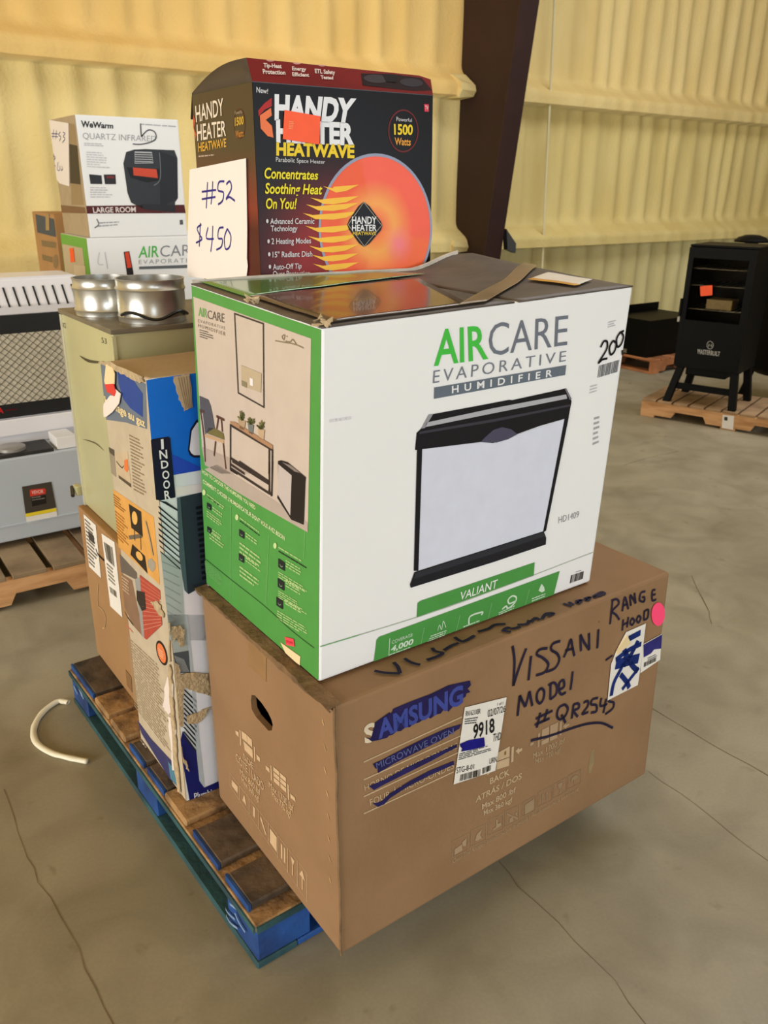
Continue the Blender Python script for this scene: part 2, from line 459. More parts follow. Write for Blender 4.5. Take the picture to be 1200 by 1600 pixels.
def slab(name, a, b, c, d, th, m, hole=None):
    a, b, c, d = [Vector(p) for p in (a, b, c, d)]; n_ = (b-a).cross(d-a).normalized()*th
    struct(name, MB().hexa([a, b, c, d, a+n_, b+n_, c+n_, d+n_]), m)
mbx = MB()
def wallbox(mb, s0, s1, t0, t1, z0, z1):
    return mb.hexa([room(s0, t0, z0), room(s1, t0, z0), room(s1, t1, z0), room(s0, t1, z0), room(s0, t0, z1), room(s1, t0, z1), room(s1, t1, z1), room(s0, t1, z1)])
# left wall with the open roller door, front wall with the window band, right wall, ceiling with the skylight opening
mb = MB(); wallbox(mb, SL-.25, SL, -.3, 3.7, 0, HC); wallbox(mb, SL-.25, SL, 8.7, TF+.3, 0, HC); wallbox(mb, SL-.25, SL, 3.7, 8.7, 3.35, HC); struct('wall_left', mb, FOAMP)
mb = MB(); wallbox(mb, SL, SRT, TF, TF+.25, 0, 1.25); wallbox(mb, SL, SRT, TF, TF+.25, 3.55, HC); wallbox(mb, SL, -7.5, TF, TF+.25, 1.25, 3.55); wallbox(mb, 2.5, SRT, TF, TF+.25, 1.25, 3.55); struct('wall_front', mb, FOAMP)
mb = MB(); wallbox(mb, SRT, SRT+.25, -.3, TF+.3, 0, HC); struct('wall_right', mb, FOAMP)
mb = MB(); wallbox(mb, SL-.3, -2.2, -.3, TF+.3, HC, HC+.2); wallbox(mb, 5.2, SRT+.3, -.3, TF+.3, HC, HC+.2); wallbox(mb, -2.2, 5.2, -.3, 3.8, HC, HC+.2); wallbox(mb, -2.2, 5.2, 5.2, TF+.3, HC, HC+.2); struct('ceiling', mb, CEIL)

# tapered steel column
MAROON = mat('maroon_primer', (46, 19, 15), .6, var=.12, scale=4, bump=.03)
colm = thing('steel_column', 'tapered maroon steel frame column standing against the yellow foam wall', 'column', loc=room(S_COL, .0, 0))
def cw(s, t, z): return room(S_COL+s, t, z)
def quadbox(P, Q):  # P,Q lists of 4 bottom / top
    return MB().hexa(P+Q)
def inner(z): return .40+.135*z
ztop = 5.95
quadbox([cw(-.09, -.06, 0), cw(.09, -.06, 0), cw(.09, -.04, 0), cw(-.09, -.04, 0)], [cw(-.09, -.06, ztop), cw(.09, -.06, ztop), cw(.09, -.04, ztop), cw(-.09, -.04, ztop)]).build('outer_flange', MAROON, colm)
quadbox([cw(-.006, -.04, 0), cw(.006, -.04, 0), cw(.006, inner(0), 0), cw(-.006, inner(0), 0)], [cw(-.006, -.04, ztop), cw(.006, -.04, ztop), cw(.006, inner(ztop), ztop), cw(-.006, inner(ztop), ztop)]).build('web', MAROON, colm)
quadbox([cw(-.1, inner(0), 0), cw(.1, inner(0), 0), cw(.1, inner(0)+.014, 0), cw(-.1, inner(0)+.014, 0)], [cw(-.1, inner(ztop), ztop), cw(.1, inner(ztop), ztop), cw(.1, inner(ztop)+.014, ztop), cw(-.1, inner(ztop)+.014, ztop)]).build('inner_flange', MAROON, colm)
BLK = mat('black_paint', (17, 17, 18), .45, var=.1, scale=8)
pb = [cw(.1, .58, 1.05), cw(.16, .62, 1.02), cw(.16, .62, 1.10), cw(.1, .55, 1.22)]
MB().prism(pb, WN*.05).build('bracket', BLK, colm)
# foam girt stub ends by the column
for g in (1.006, 2.264):
    mbg = MB(); P = []
    prof = [(0, .0), (.22, .0), (.245, .05), (.235, .1), (.13, .17), (0, .2)]
    pts = [room(S_COL-.02, t, g+zz) for t, zz in prof]
    o = MB().prism(pts, WD*(-.16)).build('foam_girt_end', FOAMP, wallb, jitter=.012)

# white cord hanging down the wall right of the column
CORDW = mat('white_cord', (226, 214, 170), .7, var=.05)
cpts = [on_plane(x, y, room(0, .19), WN) for x, y in ((869, -60), (864, 60), (858, 180), (852, 300), (848, 400), (845, 470))]
tag(MB().tube(catmull(cpts, 4), .011, 6).build('hanging_cord', CORDW, smooth=True), 'thin pale cord hanging down the foam wall right of the column', 'cord')

# ------------------------------------------------------------------ wooden pallets
WOOD = mat('pale_pallet_wood', (206, 158, 108), .8, var=.12, scale=5, stretch=(1, 1, 6), bump=.15, col2=(170, 122, 76))
WOODG = mat('grey_pallet_wood', (150, 128, 98), .85, var=.15, scale=6, bump=.2, col2=(112, 94, 70))
WOODB = mat('blue_painted_wood', (24, 74, 142), .65, var=.2, scale=9, bump=.2, col2=(13, 44, 92))
WOODT = mat('teal_worn_blue_wood', (42, 84, 88), .75, var=.2, scale=7, bump=.2, col2=(28, 58, 66))
WOODW = mat('worn_dark_deck_wood', (98, 82, 66), .6, var=.2, scale=10, bump=.5, bscale=30, col2=(40, 35, 31), detail=8)
WOODR = mat('bare_raw_wood', (166, 130, 86), .85, var=.15, scale=18, bump=.5, bscale=40, col2=(92, 68, 44), detail=8)
def stringer_pallet(name, label, near, yaw, L, Dp, n, cat='pallet', group=None, wood=WOOD, deck=None, h=.13, bw=.1):
    """near = near corner on the floor; stringers run along yaw, deck boards across"""
    a = Vector((math.cos(yaw), math.sin(yaw), 0)); b = Vector((-math.sin(yaw), math.cos(yaw), 0)); o = Vector((near[0], near[1], 0))
    root = thing(name, label, cat, group, loc=tuple(o))
    th = .018; sh = h-2*th
    for k in range(3):
        y0 = b*(k*(Dp-.04)/2)
        prof = [(0, th), (.0, h-th), (L, h-th), (L, th), (L*.82, th), (L*.80, th+.045), (L*.64, th+.045), (L*.62, th), (L*.38, th), (L*.36, th+.045), (L*.20, th+.045), (L*.18, th)]
        MB().prism([o+y0+a*x+Vector((0, 0, z)) for x, z in prof], b*.04).build('stringer', wood, root)
    for k in range(n):
        x0 = k*(L-bw)/(n-1)
        MB().box(o+a*x0+Vector((0, 0, h-th)), a*bw, b*Dp, Vector((0, 0, th))).build('deck_board', deck or wood, root, bevel=.002, seg=1)
    for k in range(3):
        x0 = k*(L-.1)/2
        MB().box(o+a*x0, a*.1, b*Dp, Vector((0, 0, th))).build('bottom_board', wood, root, bevel=.002, seg=1)
    return root

# blue block pallet under the main pile (its near end sticks out under the big brown box)
PY = .6475
pa = Vector((math.cos(PY), math.sin(PY), 0)); pbv = Vector((-math.sin(PY), math.cos(PY), 0))
PO = Vector((-.258, 1.289, 0))
bp_ = thing('blue_pallet', 'worn blue painted block pallet under the pile of boxed appliances', 'pallet', loc=tuple(PO))
def B(l, d, z): return PO+pa*l+pbv*d+Vector((0, 0, z))
def pbx(name, l0, l1, d0, d1, z0, z1, m, bev=.003):
    return MB().box(B(l0, d0, z0), pa*(l1-l0), pbv*(d1-d0), Vector((0, 0, z1-z0))).build(name, m, bp_, bevel=bev, seg=1)
PL, PD = 1.016, 1.219
for l in (0, PL/2-.05, PL-.1): pbx('bottom_board', l, l+.1, 0, PD, 0, .018, WOODT)
for d in (0, PD-.12): pbx('bottom_cross_board', .1, PL-.1, d, d+.12, .002, .018, WOODB)
for l in (0, PL/2-.07, PL-.14):
    for d in (0, PD/2-.07, PD-.14): pbx('block', l+.004, l+.136, d+.004, d+.142, .018, .105, WOODB)
for l in (0, PL/2-.07, PL-.14): pbx('stringer_board', l, l+.14, 0, PD, .105, .125, WOODR if l == 0 else WOODT)
pbx('painted_board_edge', -.004, 0, .002, PD-.002, .105, .1215, WOODT, 0); pbx('painted_board_edge', .002, .138, -.004, 0, .105, .1215, WOODT, 0)
# deck boards; the first bay at the near end has lost its board, worn dark tops, blue ends
deck = [(.04, .108, WOODW), (.183, .132, WOODW), (.351, .126, WOODR), (.484, .112, WOODW), (.617, .1, WOODW), (.75, .11, WOODR), (.88, .11, WOODR), (1.01, .205, WOODW)]
for (d, wd, m_) in deck:
    b_ = pbx('deck_board', .012 if m_ is WOODW else .004, PL-.02, d, d+wd, .125, .145, m_, .004)
    if m_ is WOODW:
        e = pbx('painted_board_end', .006, .0125, d, d+wd, .1255, .1435, WOODB, 0); adopt(e, b_)
# bright paint scrapes on the end blocks
SCR = mat('scraped_white_paint', (150, 176, 205), .7, var=.3, scale=40)
Fs = Face(B(-.0, .142, .105), B(.0, .0, .105), B(.0, 0, .018), B(.0, .142, .018))
pr = Print(Fs, None)
kk = K(40, 960, 2.5)
for P in ([(775, 1065), (800, 1110), (830, 1140)], [(765, 1100), (790, 1160), (820, 1190)], [(800, 1130), (850, 1165), (880, 1180)], [(775, 1150), (800, 1200), (830, 1225)], [(820, 1165), (835, 1200), (860, 1240)], [(870, 1180), (895, 1205)]):
    pr.stroke(kk(P), 6, (140, 165, 200), 4)
o = pr.end('paint_scrape', MARK); adopt(o, bp_)
pr = Print(Face(B(0, PD, .105), B(0, PD-.142, .105), B(0, PD-.142, .018), B(0, PD, .018)), None)
for P in ([(195, 255), (215, 300), (222, 320)], [(190, 280), (205, 310)], [(215, 285), (228, 330)]): pr.stroke(kk(P), 9, (140, 165, 200), 4)
o = pr.end('paint_scrape', MARK); adopt(o, bp_)

# ------------------------------------------------------------------ big brown microwave carton
def thing_at(name, label, cat, c, group=None): return thing(name, label, cat, group, loc=tuple((c['NB']+c['BKB'])/2))
S = box8(-.0748, 1.2072, .6286, .9444, .5559, .573, .145, -.0093, .0179)
S['NT'].z -= .004
sam = thing_at('microwave_carton', 'large brown cardboard carton with scribbled-over lettering, bottom front of the pile', 'box', S)
sb = carton(S, KRAFT, sam, bevel=.007)
# hand hole cut through the left side
FL = Face(S['LT'], S['NT'], S['NB'], S['LB'])
s3 = K(310, 900, 2.667)
hole = s3([(222, 495), (235, 497), (262, 527), (290, 568), (304, 598), (310, 620), (306, 643), (292, 645), (262, 612), (238, 585), (222, 555), (218, 520)])
ctr = sum((S[k] for k in ORD), Vector())/8
c_in = MB().hexa([ctr+(S[k]-ctr)*.972 for k in ORD]).build('cutter', None)
c_ho = MB().prism([FL.px(*p)+FL.N*.02 for p in hole], -FL.N*.06).build('cutter', None)
for cu_ in (c_in, c_ho):
    md = sb.modifiers.new('hand_hole', 'BOOLEAN'); md.operation = 'DIFFERENCE'; md.object = cu_; md.solver = 'EXACT'
bpy.context.view_layer.update()
nm = bpy.data.meshes.new_from_object(sb.evaluated_get(bpy.context.evaluated_depsgraph_get()))
sb.modifiers.clear(); sb.data = nm
bpy.data.objects.remove(c_in, do_unlink=True); bpy.data.objects.remove(c_ho, do_unlink=True)
# front print
FF = Face(S['NT'], S['TR'], S['BR'], S['NB'])
P = Print(FF, sam)
s8 = K(560, 1040, 5); s9 = K(690, 1080, 5); s2 = K(760, 840, 4); s1 = K(520, 1020, 2.222)
PALE = (196, 170, 136)
q = s8([(38, 478), (815, 148), (812, 288), (48, 608)])
def sub(q, u0, u1):
    f = lambda a, b, u: (a[0]*(1-u)+b[0]*u, a[1]*(1-u)+b[1]*u)
    return [f(q[0], q[1], u0), f(q[0], q[1], u1), f(q[3], q[2], u1), f(q[3], q[2], u0)]
P.text('S', sub(q, 0, .115), (222, 205, 180), 2, bold=.035)
P.end('pale_brand_initial')
scr = [(62, 560), (95, 565), (130, 440), (240, 362), (255, 372), (270, 335), (400, 280), (560, 220), (700, 152), (868, 115), (876, 150), (850, 178), (872, 205), (840, 215), (835, 240), (800, 262), (770, 300), (735, 318), (700, 358), (672, 328), (640, 372), (600, 380), (560, 412), (525, 392), (500, 420), (470, 442), (425, 452), (400, 478), (362, 480), (330, 508), (295, 512), (262, 538), (235, 545), (220, 562), (150, 580), (100, 590)]
P.poly(s8(scr), (38, 32, 84), 3)
P.new(); P.poly(s8([(110, 765), (180, 735), (360, 640), (520, 562), (680, 490), (800, 455), (785, 490), (700, 540), (640, 582), (520, 640), (420, 690), (280, 760), (150, 838), (148, 805), (130, 800)]), (40, 34, 88), 3)
P.new(); P.poly(s8([(80, 938), (200, 888), (380, 790), (540, 715), (680, 650), (765, 612), (768, 636), (680, 680), (560, 745), (380, 835), (200, 925), (118, 970)]), (42, 36, 92), 3)
P.new(); P.poly(s8([(108, 1072), (170, 1062), (240, 998), (400, 898), (560, 815), (742, 742), (745, 770), (560, 852), (380, 945), (240, 1035), (200, 1080), (150, 1102)]), (42, 36, 92), 3)
P.end('marker_scribble', MARK, 'dark blue marker scribble over the printed lettering')
P.text('AMSUNG', sub(q, .135, 1), (62, 74, 150), 4, bold=.035)
P.text('MICROWAVE OVEN', s8([(132, 758), (738, 484), (738, 532), (140, 806)]), (92, 100, 150), 4)
P.end('overmarked_lettering')
for a, b in (((40, 752), (808, 398)), ((40, 890), (800, 545)), ((40, 1022), (775, 678)), ((40, 1155), (742, 828))): P.stroke(s8([a, b]), 3, PALE, 2, smooth=False)
P.text('HORNO DE MICROONDAS', s8([(42, 935), (770, 598), (770, 642), (48, 978)]), PALE, 2)
P.text('FOUR À MICRO-ONDES', s8([(85, 1045), (745, 752), (745, 800), (92, 1092)]), PALE, 2)
P.text('BACK', s9([(375, 680), (525, 605), (530, 650), (375, 725)]), PALE, 2, bold=.02)
P.text('ATRÁS / DOS', s9([(268, 822), (625, 635), (622, 680), (262, 868)]), PALE, 2, bold=.015)
P.text('Max 800 lbf', s9([(312, 882), (578, 745), (575, 785), (315, 922)]), PALE, 2, bold=.015)
P.text('Max 360 kgf', s9([(325, 932), (550, 825), (550, 862), (328, 970)]), PALE, 2, bold=.015)
P.text('Max 1700 lbf', s9([(710, 485), (965, 355), (960, 397), (710, 525)]), (176, 150, 116), 2, bold=.01)
P.text('Max 770 kgf', s9([(730, 530), (930, 430), (930, 468), (730, 568)]), (172, 146, 112), 2, bold=.01)
P.text('Over The Range / Instalar sobre la estufa / Au-dessus de la cuisinière', s9([(85, 1310), (1065, 745), (1064, 772), (84, 1345)]), (176, 150, 116), 2)
P.end('printed_lettering')
# handling pictograms
P.poly(s9([(432, 482), (530, 428), (528, 510), (428, 545)]), PALE, 2); P.poly(s9([(428, 552), (528, 516), (526, 580), (424, 612)]), PALE, 2)
P.poly(s9([(487, 472), (500, 462), (500, 492), (487, 498)]), (128, 98, 64), 3)
P.poly(s9([(545, 436), (563, 428), (558, 548), (540, 556)]), PALE, 2)
P.poly(s9([(575, 468), (600, 438), (602, 452), (628, 440), (626, 462), (602, 476), (604, 492)]), PALE, 2)
P.poly(s9([(350, 640), (378, 618), (374, 640), (354, 654)]), PALE, 2)
P.end('clamp_pictogram')
PAL2 = (172, 146, 116)
P.poly(s9([(782, 300), (838, 272), (836, 352), (778, 380)]), PAL2, 2); P.poly(s9([(846, 268), (908, 240), (902, 318), (844, 346)]), PAL2, 2)
P.poly(s9([(778, 388), (836, 360), (836, 395), (776, 422)]), PAL2, 2); P.poly(s9([(844, 356), (902, 328), (900, 362), (844, 390)]), PAL2, 2)
P.poly(s9([(752, 330), (768, 322), (760, 432), (746, 440)]), PAL2, 2); P.poly(s9([(920, 240), (938, 232), (934, 340), (918, 346)]), PAL2, 2)
P.poly(s9([(945, 275), (970, 248), (970, 260), (996, 248), (994, 266), (970, 280), (970, 292)]), PAL2, 2); P.poly(s9([(688, 408), (718, 392), (716, 412), (690, 430)]), PAL2, 2)
P.end('stacking_pictogram')
ic = [(85, 1172, 205, 1112, 125), (230, 1088, 345, 1036, 125), (365, 1006, 480, 956, 120), (495, 938, 605, 886, 120), (632, 866, 735, 816, 112), (752, 790, 860, 738, 112), (872, 726, 975, 672, 110), (984, 662, 1086, 608, 105)]
for k, (x0, y0, x1, y1, h) in enumerate(ic):
    P.new()
    g = tuple(int(v*(1-.02*k)) for v in PAL2)
    P.stroke(s9([(x0, y0), (x1, y1), (x1-2, y1+h), (x0-3, y0+h)]), 1.6, g, 2, smooth=False, closed=True)
    def I(pts): return s9([(x0+(x1-x0)*u, y0+(y1-y0)*u+h*v) for u, v in pts])
    if k == 0: P.poly(I([(.12, .55), (.6, .45), (.62, .85), (.12, .9)]), g, 2); P.poly(I([(.6, .35), (.9, .2), (.85, .7), (.65, .6)]), g, 2)
    elif k == 1: P.poly(I([(.25, .75), (.35, .4), (.75, .15), (.6, .5), (.7, .75), (.45, .8)]), g, 2)
    elif k == 2: P.poly(I([(.5, .2), (.62, .2), (.62, .5), (.85, .5), (.85, .7), (.3, .8), (.3, .7), (.5, .65)]), g, 2)
    elif k == 3: P.stroke(I([(.1, .2), (.9, .85)]), 3, g, 2, smooth=False); P.poly(I([(.3, .6), (.55, .55), (.55, .85), (.3, .88)]), g, 2); P.poly(I([(.7, .4), (.85, .4), (.8, .7)]), g, 2)
    elif k == 4: P.poly(I([(.15, .25), (.85, .12), (.85, .85), (.15, .95)]), g, 2)
    elif k == 5: P.poly(I([(.25, .4), (.33, .2), (.41, .4), (.36, .4), (.36, .85), (.29, .85), (.29, .4)]), g, 2); P.poly(I([(.55, .4), (.63, .2), (.71, .4), (.66, .4), (.66, .85), (.59, .85), (.59, .4)]), g, 2)
    elif k == 6: P.poly(I([(.3, .15), (.7, .15), (.62, .45), (.53, .52), (.53, .8), (.65, .88), (.35, .88), (.47, .8), (.47, .52), (.38, .45)]), g, 2)
    else: P.poly(I([(.2, .5), (.3, .28), (.5, .2), (.7, .28), (.8, .5), (.53, .5), (.53, .85), (.47, .85), (.47, .5)]), g, 2)
P.end('handling_pictogram')
# hand lettering in navy marker
NAVY = (40, 34, 58)
def hand(P, k, strokes, w_, col=NAVY, layer=4, words=None):
    n = 0
    for c in (words or [len(strokes)]):
        P.new()
        for st in strokes[n:n+c]: P.stroke(k(st), w_, col, layer)
        n += c
    P.new()
hand(P, s2, [[(160, 675), (172, 770), (165, 925)], [(165, 925), (205, 800), (246, 690)], [(276, 738), (268, 810), (260, 890)],
             [(378, 690), (330, 698), (312, 728), (352, 752), (384, 790), (360, 840), (308, 858)], [(458, 645), (412, 662), (402, 698), (440, 725), (452, 765), (424, 815), (368, 838)],
             [(480, 748), (505, 690), (524, 635), (536, 690), (547, 738)], [(490, 705), (542, 690)], [(588, 708), (584, 605)], [(584, 605), (612, 660), (640, 700)], [(640, 700), (638, 595)], [(697, 572), (690, 690)],
             [(192, 1112), (198, 1050), (206, 984)], [(206, 984), (222, 1020), (240, 1056)], [(240, 1056), (256, 1000), (266, 958)], [(266, 958), (276, 1010), (284, 1050)],
             [(340, 938), (316, 965), (312, 1010), (330, 1034), (352, 1010), (358, 960), (340, 938)], [(398, 915), (396, 1010)], [(384, 920), (420, 905), (438, 935), (430, 980), (396, 1010)],
             [(450, 950), (482, 930), (478, 890), (455, 905), (450, 950), (466, 978), (494, 965)], [(536, 835), (530, 895), (522, 950)],
             [(334, 1092), (312, 1186)], [(378, 1070), (356, 1150)], [(306, 1130), (410, 1080)], [(300, 1168), (392, 1128)],
             [(486, 1040), (450, 1062), (438, 1110), (456, 1134), (490, 1112), (506, 1066), (486, 1040)], [(466, 1105), (492, 1155)],
             [(530, 1130), (542, 1040)], [(540, 1042), (572, 1036), (574, 1064), (544, 1082), (568, 1118)],
             [(604, 1030), (630, 1020), (630, 1052), (596, 1100), (634, 1088)], [(694, 1000), (660, 1010), (652, 1040), (684, 1046), (684, 1084), (650, 1092)],
             [(716, 1000), (710, 1050), (752, 1038)], [(746, 1005), (728, 1095)], [(800, 980), (768, 990), (762, 1020), (792, 1030), (786, 1066), (740, 1102)],
             [(275, 1266), (380, 1240), (460, 1214), (560, 1180), (640, 1160), (720, 1158), (787, 1188)]], 6.5, words=[11, 9, 13, 1])
hand(P, s2, [[(786, 386), (778, 460), (770, 540)], [(778, 392), (812, 384), (824, 412), (784, 458), (808, 482), (828, 512)], [(846, 460), (862, 370), (884, 446)], [(850, 425), (880, 412)],
             [(900, 425), (896, 358), (930, 410)], [(930, 410), (922, 344)], [(990, 335), (962, 345), (955, 390), (982, 398), (984, 372), (970, 372)], [(1052, 326), (1034, 332), (1034, 390), (1058, 384)], [(1036, 358), (1054, 352)],
             [(852, 510), (846, 580)], [(884, 495), (876, 560)], [(848, 545), (882, 528)], [(908, 500), (896, 530), (908, 545), (922, 520), (908, 500)], [(948, 485), (936, 512), (948, 530), (962, 502), (948, 485)],
             [(984, 460), (980, 515)], [(980, 462), (1008, 450), (1004, 500), (980, 514)], [(742, 765), (785, 735)]], 5.5, words=[9, 7, 1])
P.end('marker_lettering', MARK, 'handwritten navy marker words')
# white stock label
LQ = s9([(175, 122), (500, 42), (412, 615), (88, 722)])
lab = P.sheet(LQ, None, .0006, 'stock_label', LABELP, 5, 'white stock label with black print')
IK = (28, 28, 30)
P.text('9918', s9([(240, 258), (402, 204), (405, 308), (235, 366)]), IK, 8, bold=.02)
P.text('02/07/26', s9([(352, 140), (490, 105), (488, 152), (350, 198)]), IK, 8)
P.text('THD', s9([(395, 328), (457, 312), (452, 370), (390, 390)]), IK, 8)
P.text('RN1621XBR', s9([(180, 150), (296, 130), (294, 168), (178, 190)]), IK, 8)
P.text('1 of 1', s9([(428, 84), (472, 74), (471, 98), (426, 108)]), (70, 70, 72), 8)
P.text('STG-8-01', s9([(108, 590), (246, 562), (243, 600), (106, 636)]), IK, 8)
P.text('URN', s9([(366, 520), (422, 502), (420, 545), (362, 562)]), IK, 8)
P.lines(s9([(172, 205), (282, 188), (280, 245), (170, 256)]), 3, (80, 80, 84), 8)
P.new(); P.lines(s9([(130, 478), (412, 398), (408, 450), (122, 535)]), 4, (80, 80, 84), 8, ragged=.5)
P.new(); P.bars(s9([(140, 645), (300, 600), (298, 652), (132, 696)]), 16, IK, 8); P.new(); P.bars(s9([(312, 592), (382, 568), (378, 610), (310, 640)]), 8, IK, 8)
P.end('label_print', under=lab)
P.poly(s9([(130, 405), (200, 375), (322, 354), (328, 422), (232, 448), (142, 464), (150, 440), (136, 425)]), (26, 22, 130), 9); P.end('blue_label_scribble', MARK, under=lab)
# two shipping labels near the far top corner, pink dot
P.sheet(s2([(868, 588), (990, 534), (976, 650), (952, 842), (940, 918), (752, 1014), (774, 790), (806, 705)]), None, .0006, 'torn_shipping_label', LABELP, 5)
CREAM = mat('folded_label_back', (228, 206, 160), .7, var=.04)
P.sheet(s2([(866, 606), (890, 655), (806, 724), (806, 704)]), None, .004, 'folded_label_corner', CREAM, 6)
P.sheet(s2([(972, 664), (1090, 600), (1079, 760), (956, 844)]), None, .0006, 'shipping_label', LABELP, 5)
DB = (20, 46, 120)
for st, w_ in (([(880, 630), (955, 590)], 16), ([(800, 760), (880, 700), (960, 660)], 13), ([(800, 790), (870, 770), (945, 750)], 26), ([(870, 700), (840, 800), (790, 900), (772, 985)], 12), ([(830, 850), (870, 900), (885, 935)], 13), ([(840, 945), (890, 880), (945, 810)], 11), ([(850, 690), (900, 790), (940, 830)], 14), ([(940, 640), (900, 720), (850, 800)], 14)):
    P.stroke(s2(st), w_, DB, 8)
P.poly(s2([(974, 666), (1090, 602), (1084, 690), (1040, 695), (1020, 720), (975, 745)]), (52, 50, 128), 8)
P.end('blue_label_marks', MARK)
P.bars(s2([(978, 778), (1055, 742), (1052, 768), (976, 806)]), 18, (60, 60, 62), 8); P.lines(s2([(1000, 745), (1070, 712), (1068, 735), (1000, 768)]), 2, (110, 110, 112), 8)
P.end('label_barcode')
P.sheet([(1027+10.3*math.cos(a)+1.2*math.sin(a), 959+18*math.sin(a)-3*math.cos(a)) for a in [2*math.pi*k/28 for k in range(28)]], None, .0006, 'round_pink_sticker', PINK, 5, 'round pink sticker')
P.poly(s2([(1062-362, 522), (1066-362, 520), (1066-362, 528), (1062-362, 530)]), (110, 60, 30), 3); P.end('rust_spot'); P.poly(s9([(1168, 470), (1192, 455), (1190, 560), (1160, 640), (1146, 640), (1150, 560)]), (158, 138, 100), 1); P.end('glue_streak', MARK)
# left side print
P = Print(FL, sam); s3b = K(340, 1060, 4.444); PL3 = (205, 175, 138)
P.poly(s3b([(168, 362), (205, 390), (208, 445), (172, 415)]), PL3); P.poly(s3b([(207, 392), (240, 425), (245, 480), (210, 448)]), PL3); P.poly(s3b([(182, 432), (245, 495), (248, 555), (190, 495)]), PL3)
P.poly(s3b([(155, 355), (162, 360), (168, 470), (160, 460)]), PL3); P.poly(s3b([(255, 470), (262, 478), (266, 580), (258, 572)]), PL3)
P.poly(s3b([(125, 360), (148, 372), (150, 408), (130, 385)]), PL3); P.poly(s3b([(272, 525), (296, 550), (298, 580), (276, 560)]), PL3)
P.end('clamp_pictogram')
for i in range(2):
    for j in range(3):
        u0 = i*.5; v0 = j/3
        f = lambda u, v: (388+(480-388)*u+4*v, 606+(690-606)*u+110*v)
        P.poly(s3b([f(u0+.02, v0+.03), f(u0+.46, v0+.03), f(u0+.46, v0+.3), f(u0+.02, v0+.3)]), PL3)
P.poly(s3b([(370, 600), (377, 606), (382, 710), (374, 702)]), PL3); P.poly(s3b([(488, 730), (495, 738), (500, 845), (492, 838)]), PL3)
P.poly(s3b([(336, 602), (362, 625), (366, 655), (340, 630)]), PL3); P.poly(s3b([(508, 798), (540, 828), (544, 855), (510, 828)]), PL3)
P.end('stacking_pictogram')
P.text('SIDE', s3b([(182, 515), (252, 588), (255, 632), (186, 558)]), PL3); P.text('CÔTÉ / LADO', s3b([(130, 515), (322, 725), (326, 782), (134, 566)]), PL3)
P.text('Max 800 lbf', s3b([(160, 622), (300, 770), (300, 812), (162, 660)]), PL3); P.text('Max 360 kgf', s3b([(170, 680), (292, 815), (294, 858), (174, 718)]), PL3)
P.text('Max 1700 lbf', s3b([(360, 710), (532, 880), (532, 930), (362, 752)]), PL3); P.text('Max 770 kgf', s3b([(380, 775), (514, 920), (514, 968), (384, 818)]), PL3)
P.end('printed_lettering')
f = lambda u, v: (88+(592-88)*u, 655+(1310-655)*u+(70+80*u)*v)
for k in range(8):
    u0 = k/7.0*.93; du = .09; P.new()
    I = lambda u, v: f(u0+du*1.5*u, v)
    gpts = [I(0, 0), I(1, 0), I(1, 1.25), I(0, 1.25)]
    P.stroke(s3b(gpts), 1.6, PL3, 2, smooth=False, closed=True)
    sh = [[(.2, .4), (.8, .3), (.8, .9), (.2, 1)], [(.3, .9), (.5, .2), (.7, .9)], [(.4, .2), (.6, .2), (.6, .9), (.4, .9)], [(.2, .2), (.8, .9), (.7, 1), (.15, .4)], [(.15, .2), (.85, .2), (.85, 1.05), (.15, 1.05)], [(.3, .2), (.45, .2), (.45, 1), (.3, 1)], [(.3, .2), (.7, .2), (.5, .6)], [(.2, .5), (.5, .15), (.8, .5)]][k]
    P.poly(s3b([I(*p) for p in sh]), PL3)
    if k == 5: P.poly(s3b([I(.6, .2), I(.75, .2), I(.75, 1), I(.6, 1)]), PL3)
    if k in (6, 7): P.poly(s3b([I(.45, .5), I(.55, .5), I(.55, 1.05), I(.45, 1.05)]), PL3)
P.end('handling_pictogram')
P.sheet(s3([(212, 250), (285, 310), (284, 440), (210, 372)]), None, .0008, 'tape_tab', TAPE, 1)
# crumpled edge of the top flap, doubled seam at the near corner
lt, nt = S['LT'], S['NT']; V = []; N_ = 46
up = Vector((0, 0, 1))
for i in range(N_+1):
    u = i/N_; p = lt.lerp(nt, u); r = lambda a, b, _c=[0]: (_c.__setitem__(0, _c[0]+1), a+(b-a)*(.7*sn(u*9+_c[0]*3.7, _c[0])+.3*random.random()))[1]
    V += [tuple(p+FL.N*(.004+r(0, .006))-up*(.004+r(0, .012))), tuple(p+FL.N*(.006+r(0, .008))+up*r(-.004, .001)), tuple(p-FL.N*(.010+r(0, .01))+up*(r(0, .002)))]
Fx = []
for i in range(N_):
    for j in range(2): Fx.append((3*i+j, 3*i+j+1, 3*i+3+j+1, 3*i+3+j))
me = bpy.data.meshes.new('crumpled_flap_edge'); me.from_pydata(V, [], Fx)
o = link('crumpled_flap_edge', me, KRAFTD, sam); so = o.modifiers.new('board', 'SOLIDIFY'); so.thickness = .003
e0 = S['NT']+FL.N*.001; e1 = S['NB']+FL.N*.001
MB().tube([e0.lerp(e1, k/14)+FL.N*random.uniform(-.002, .001)+FF.N*.002 for k in range(15)], .0026, 6).build('corner_fold', KRAFTD, sam, smooth=True)
# nicks of raw board along the near edge of the left side
P = Print(FL, sam)
for x, y in ((735, 275), (748, 450), (750, 610), (766, 775), (772, 930), (775, 1085), (782, 1225), (784, 1370)):
    P.stroke(s3b([(x-8, y), (x, y+30), (x+8, y+55)]), 3, (214, 178, 128), 2, taper=True)
P.end('edge_nicks', MARK)
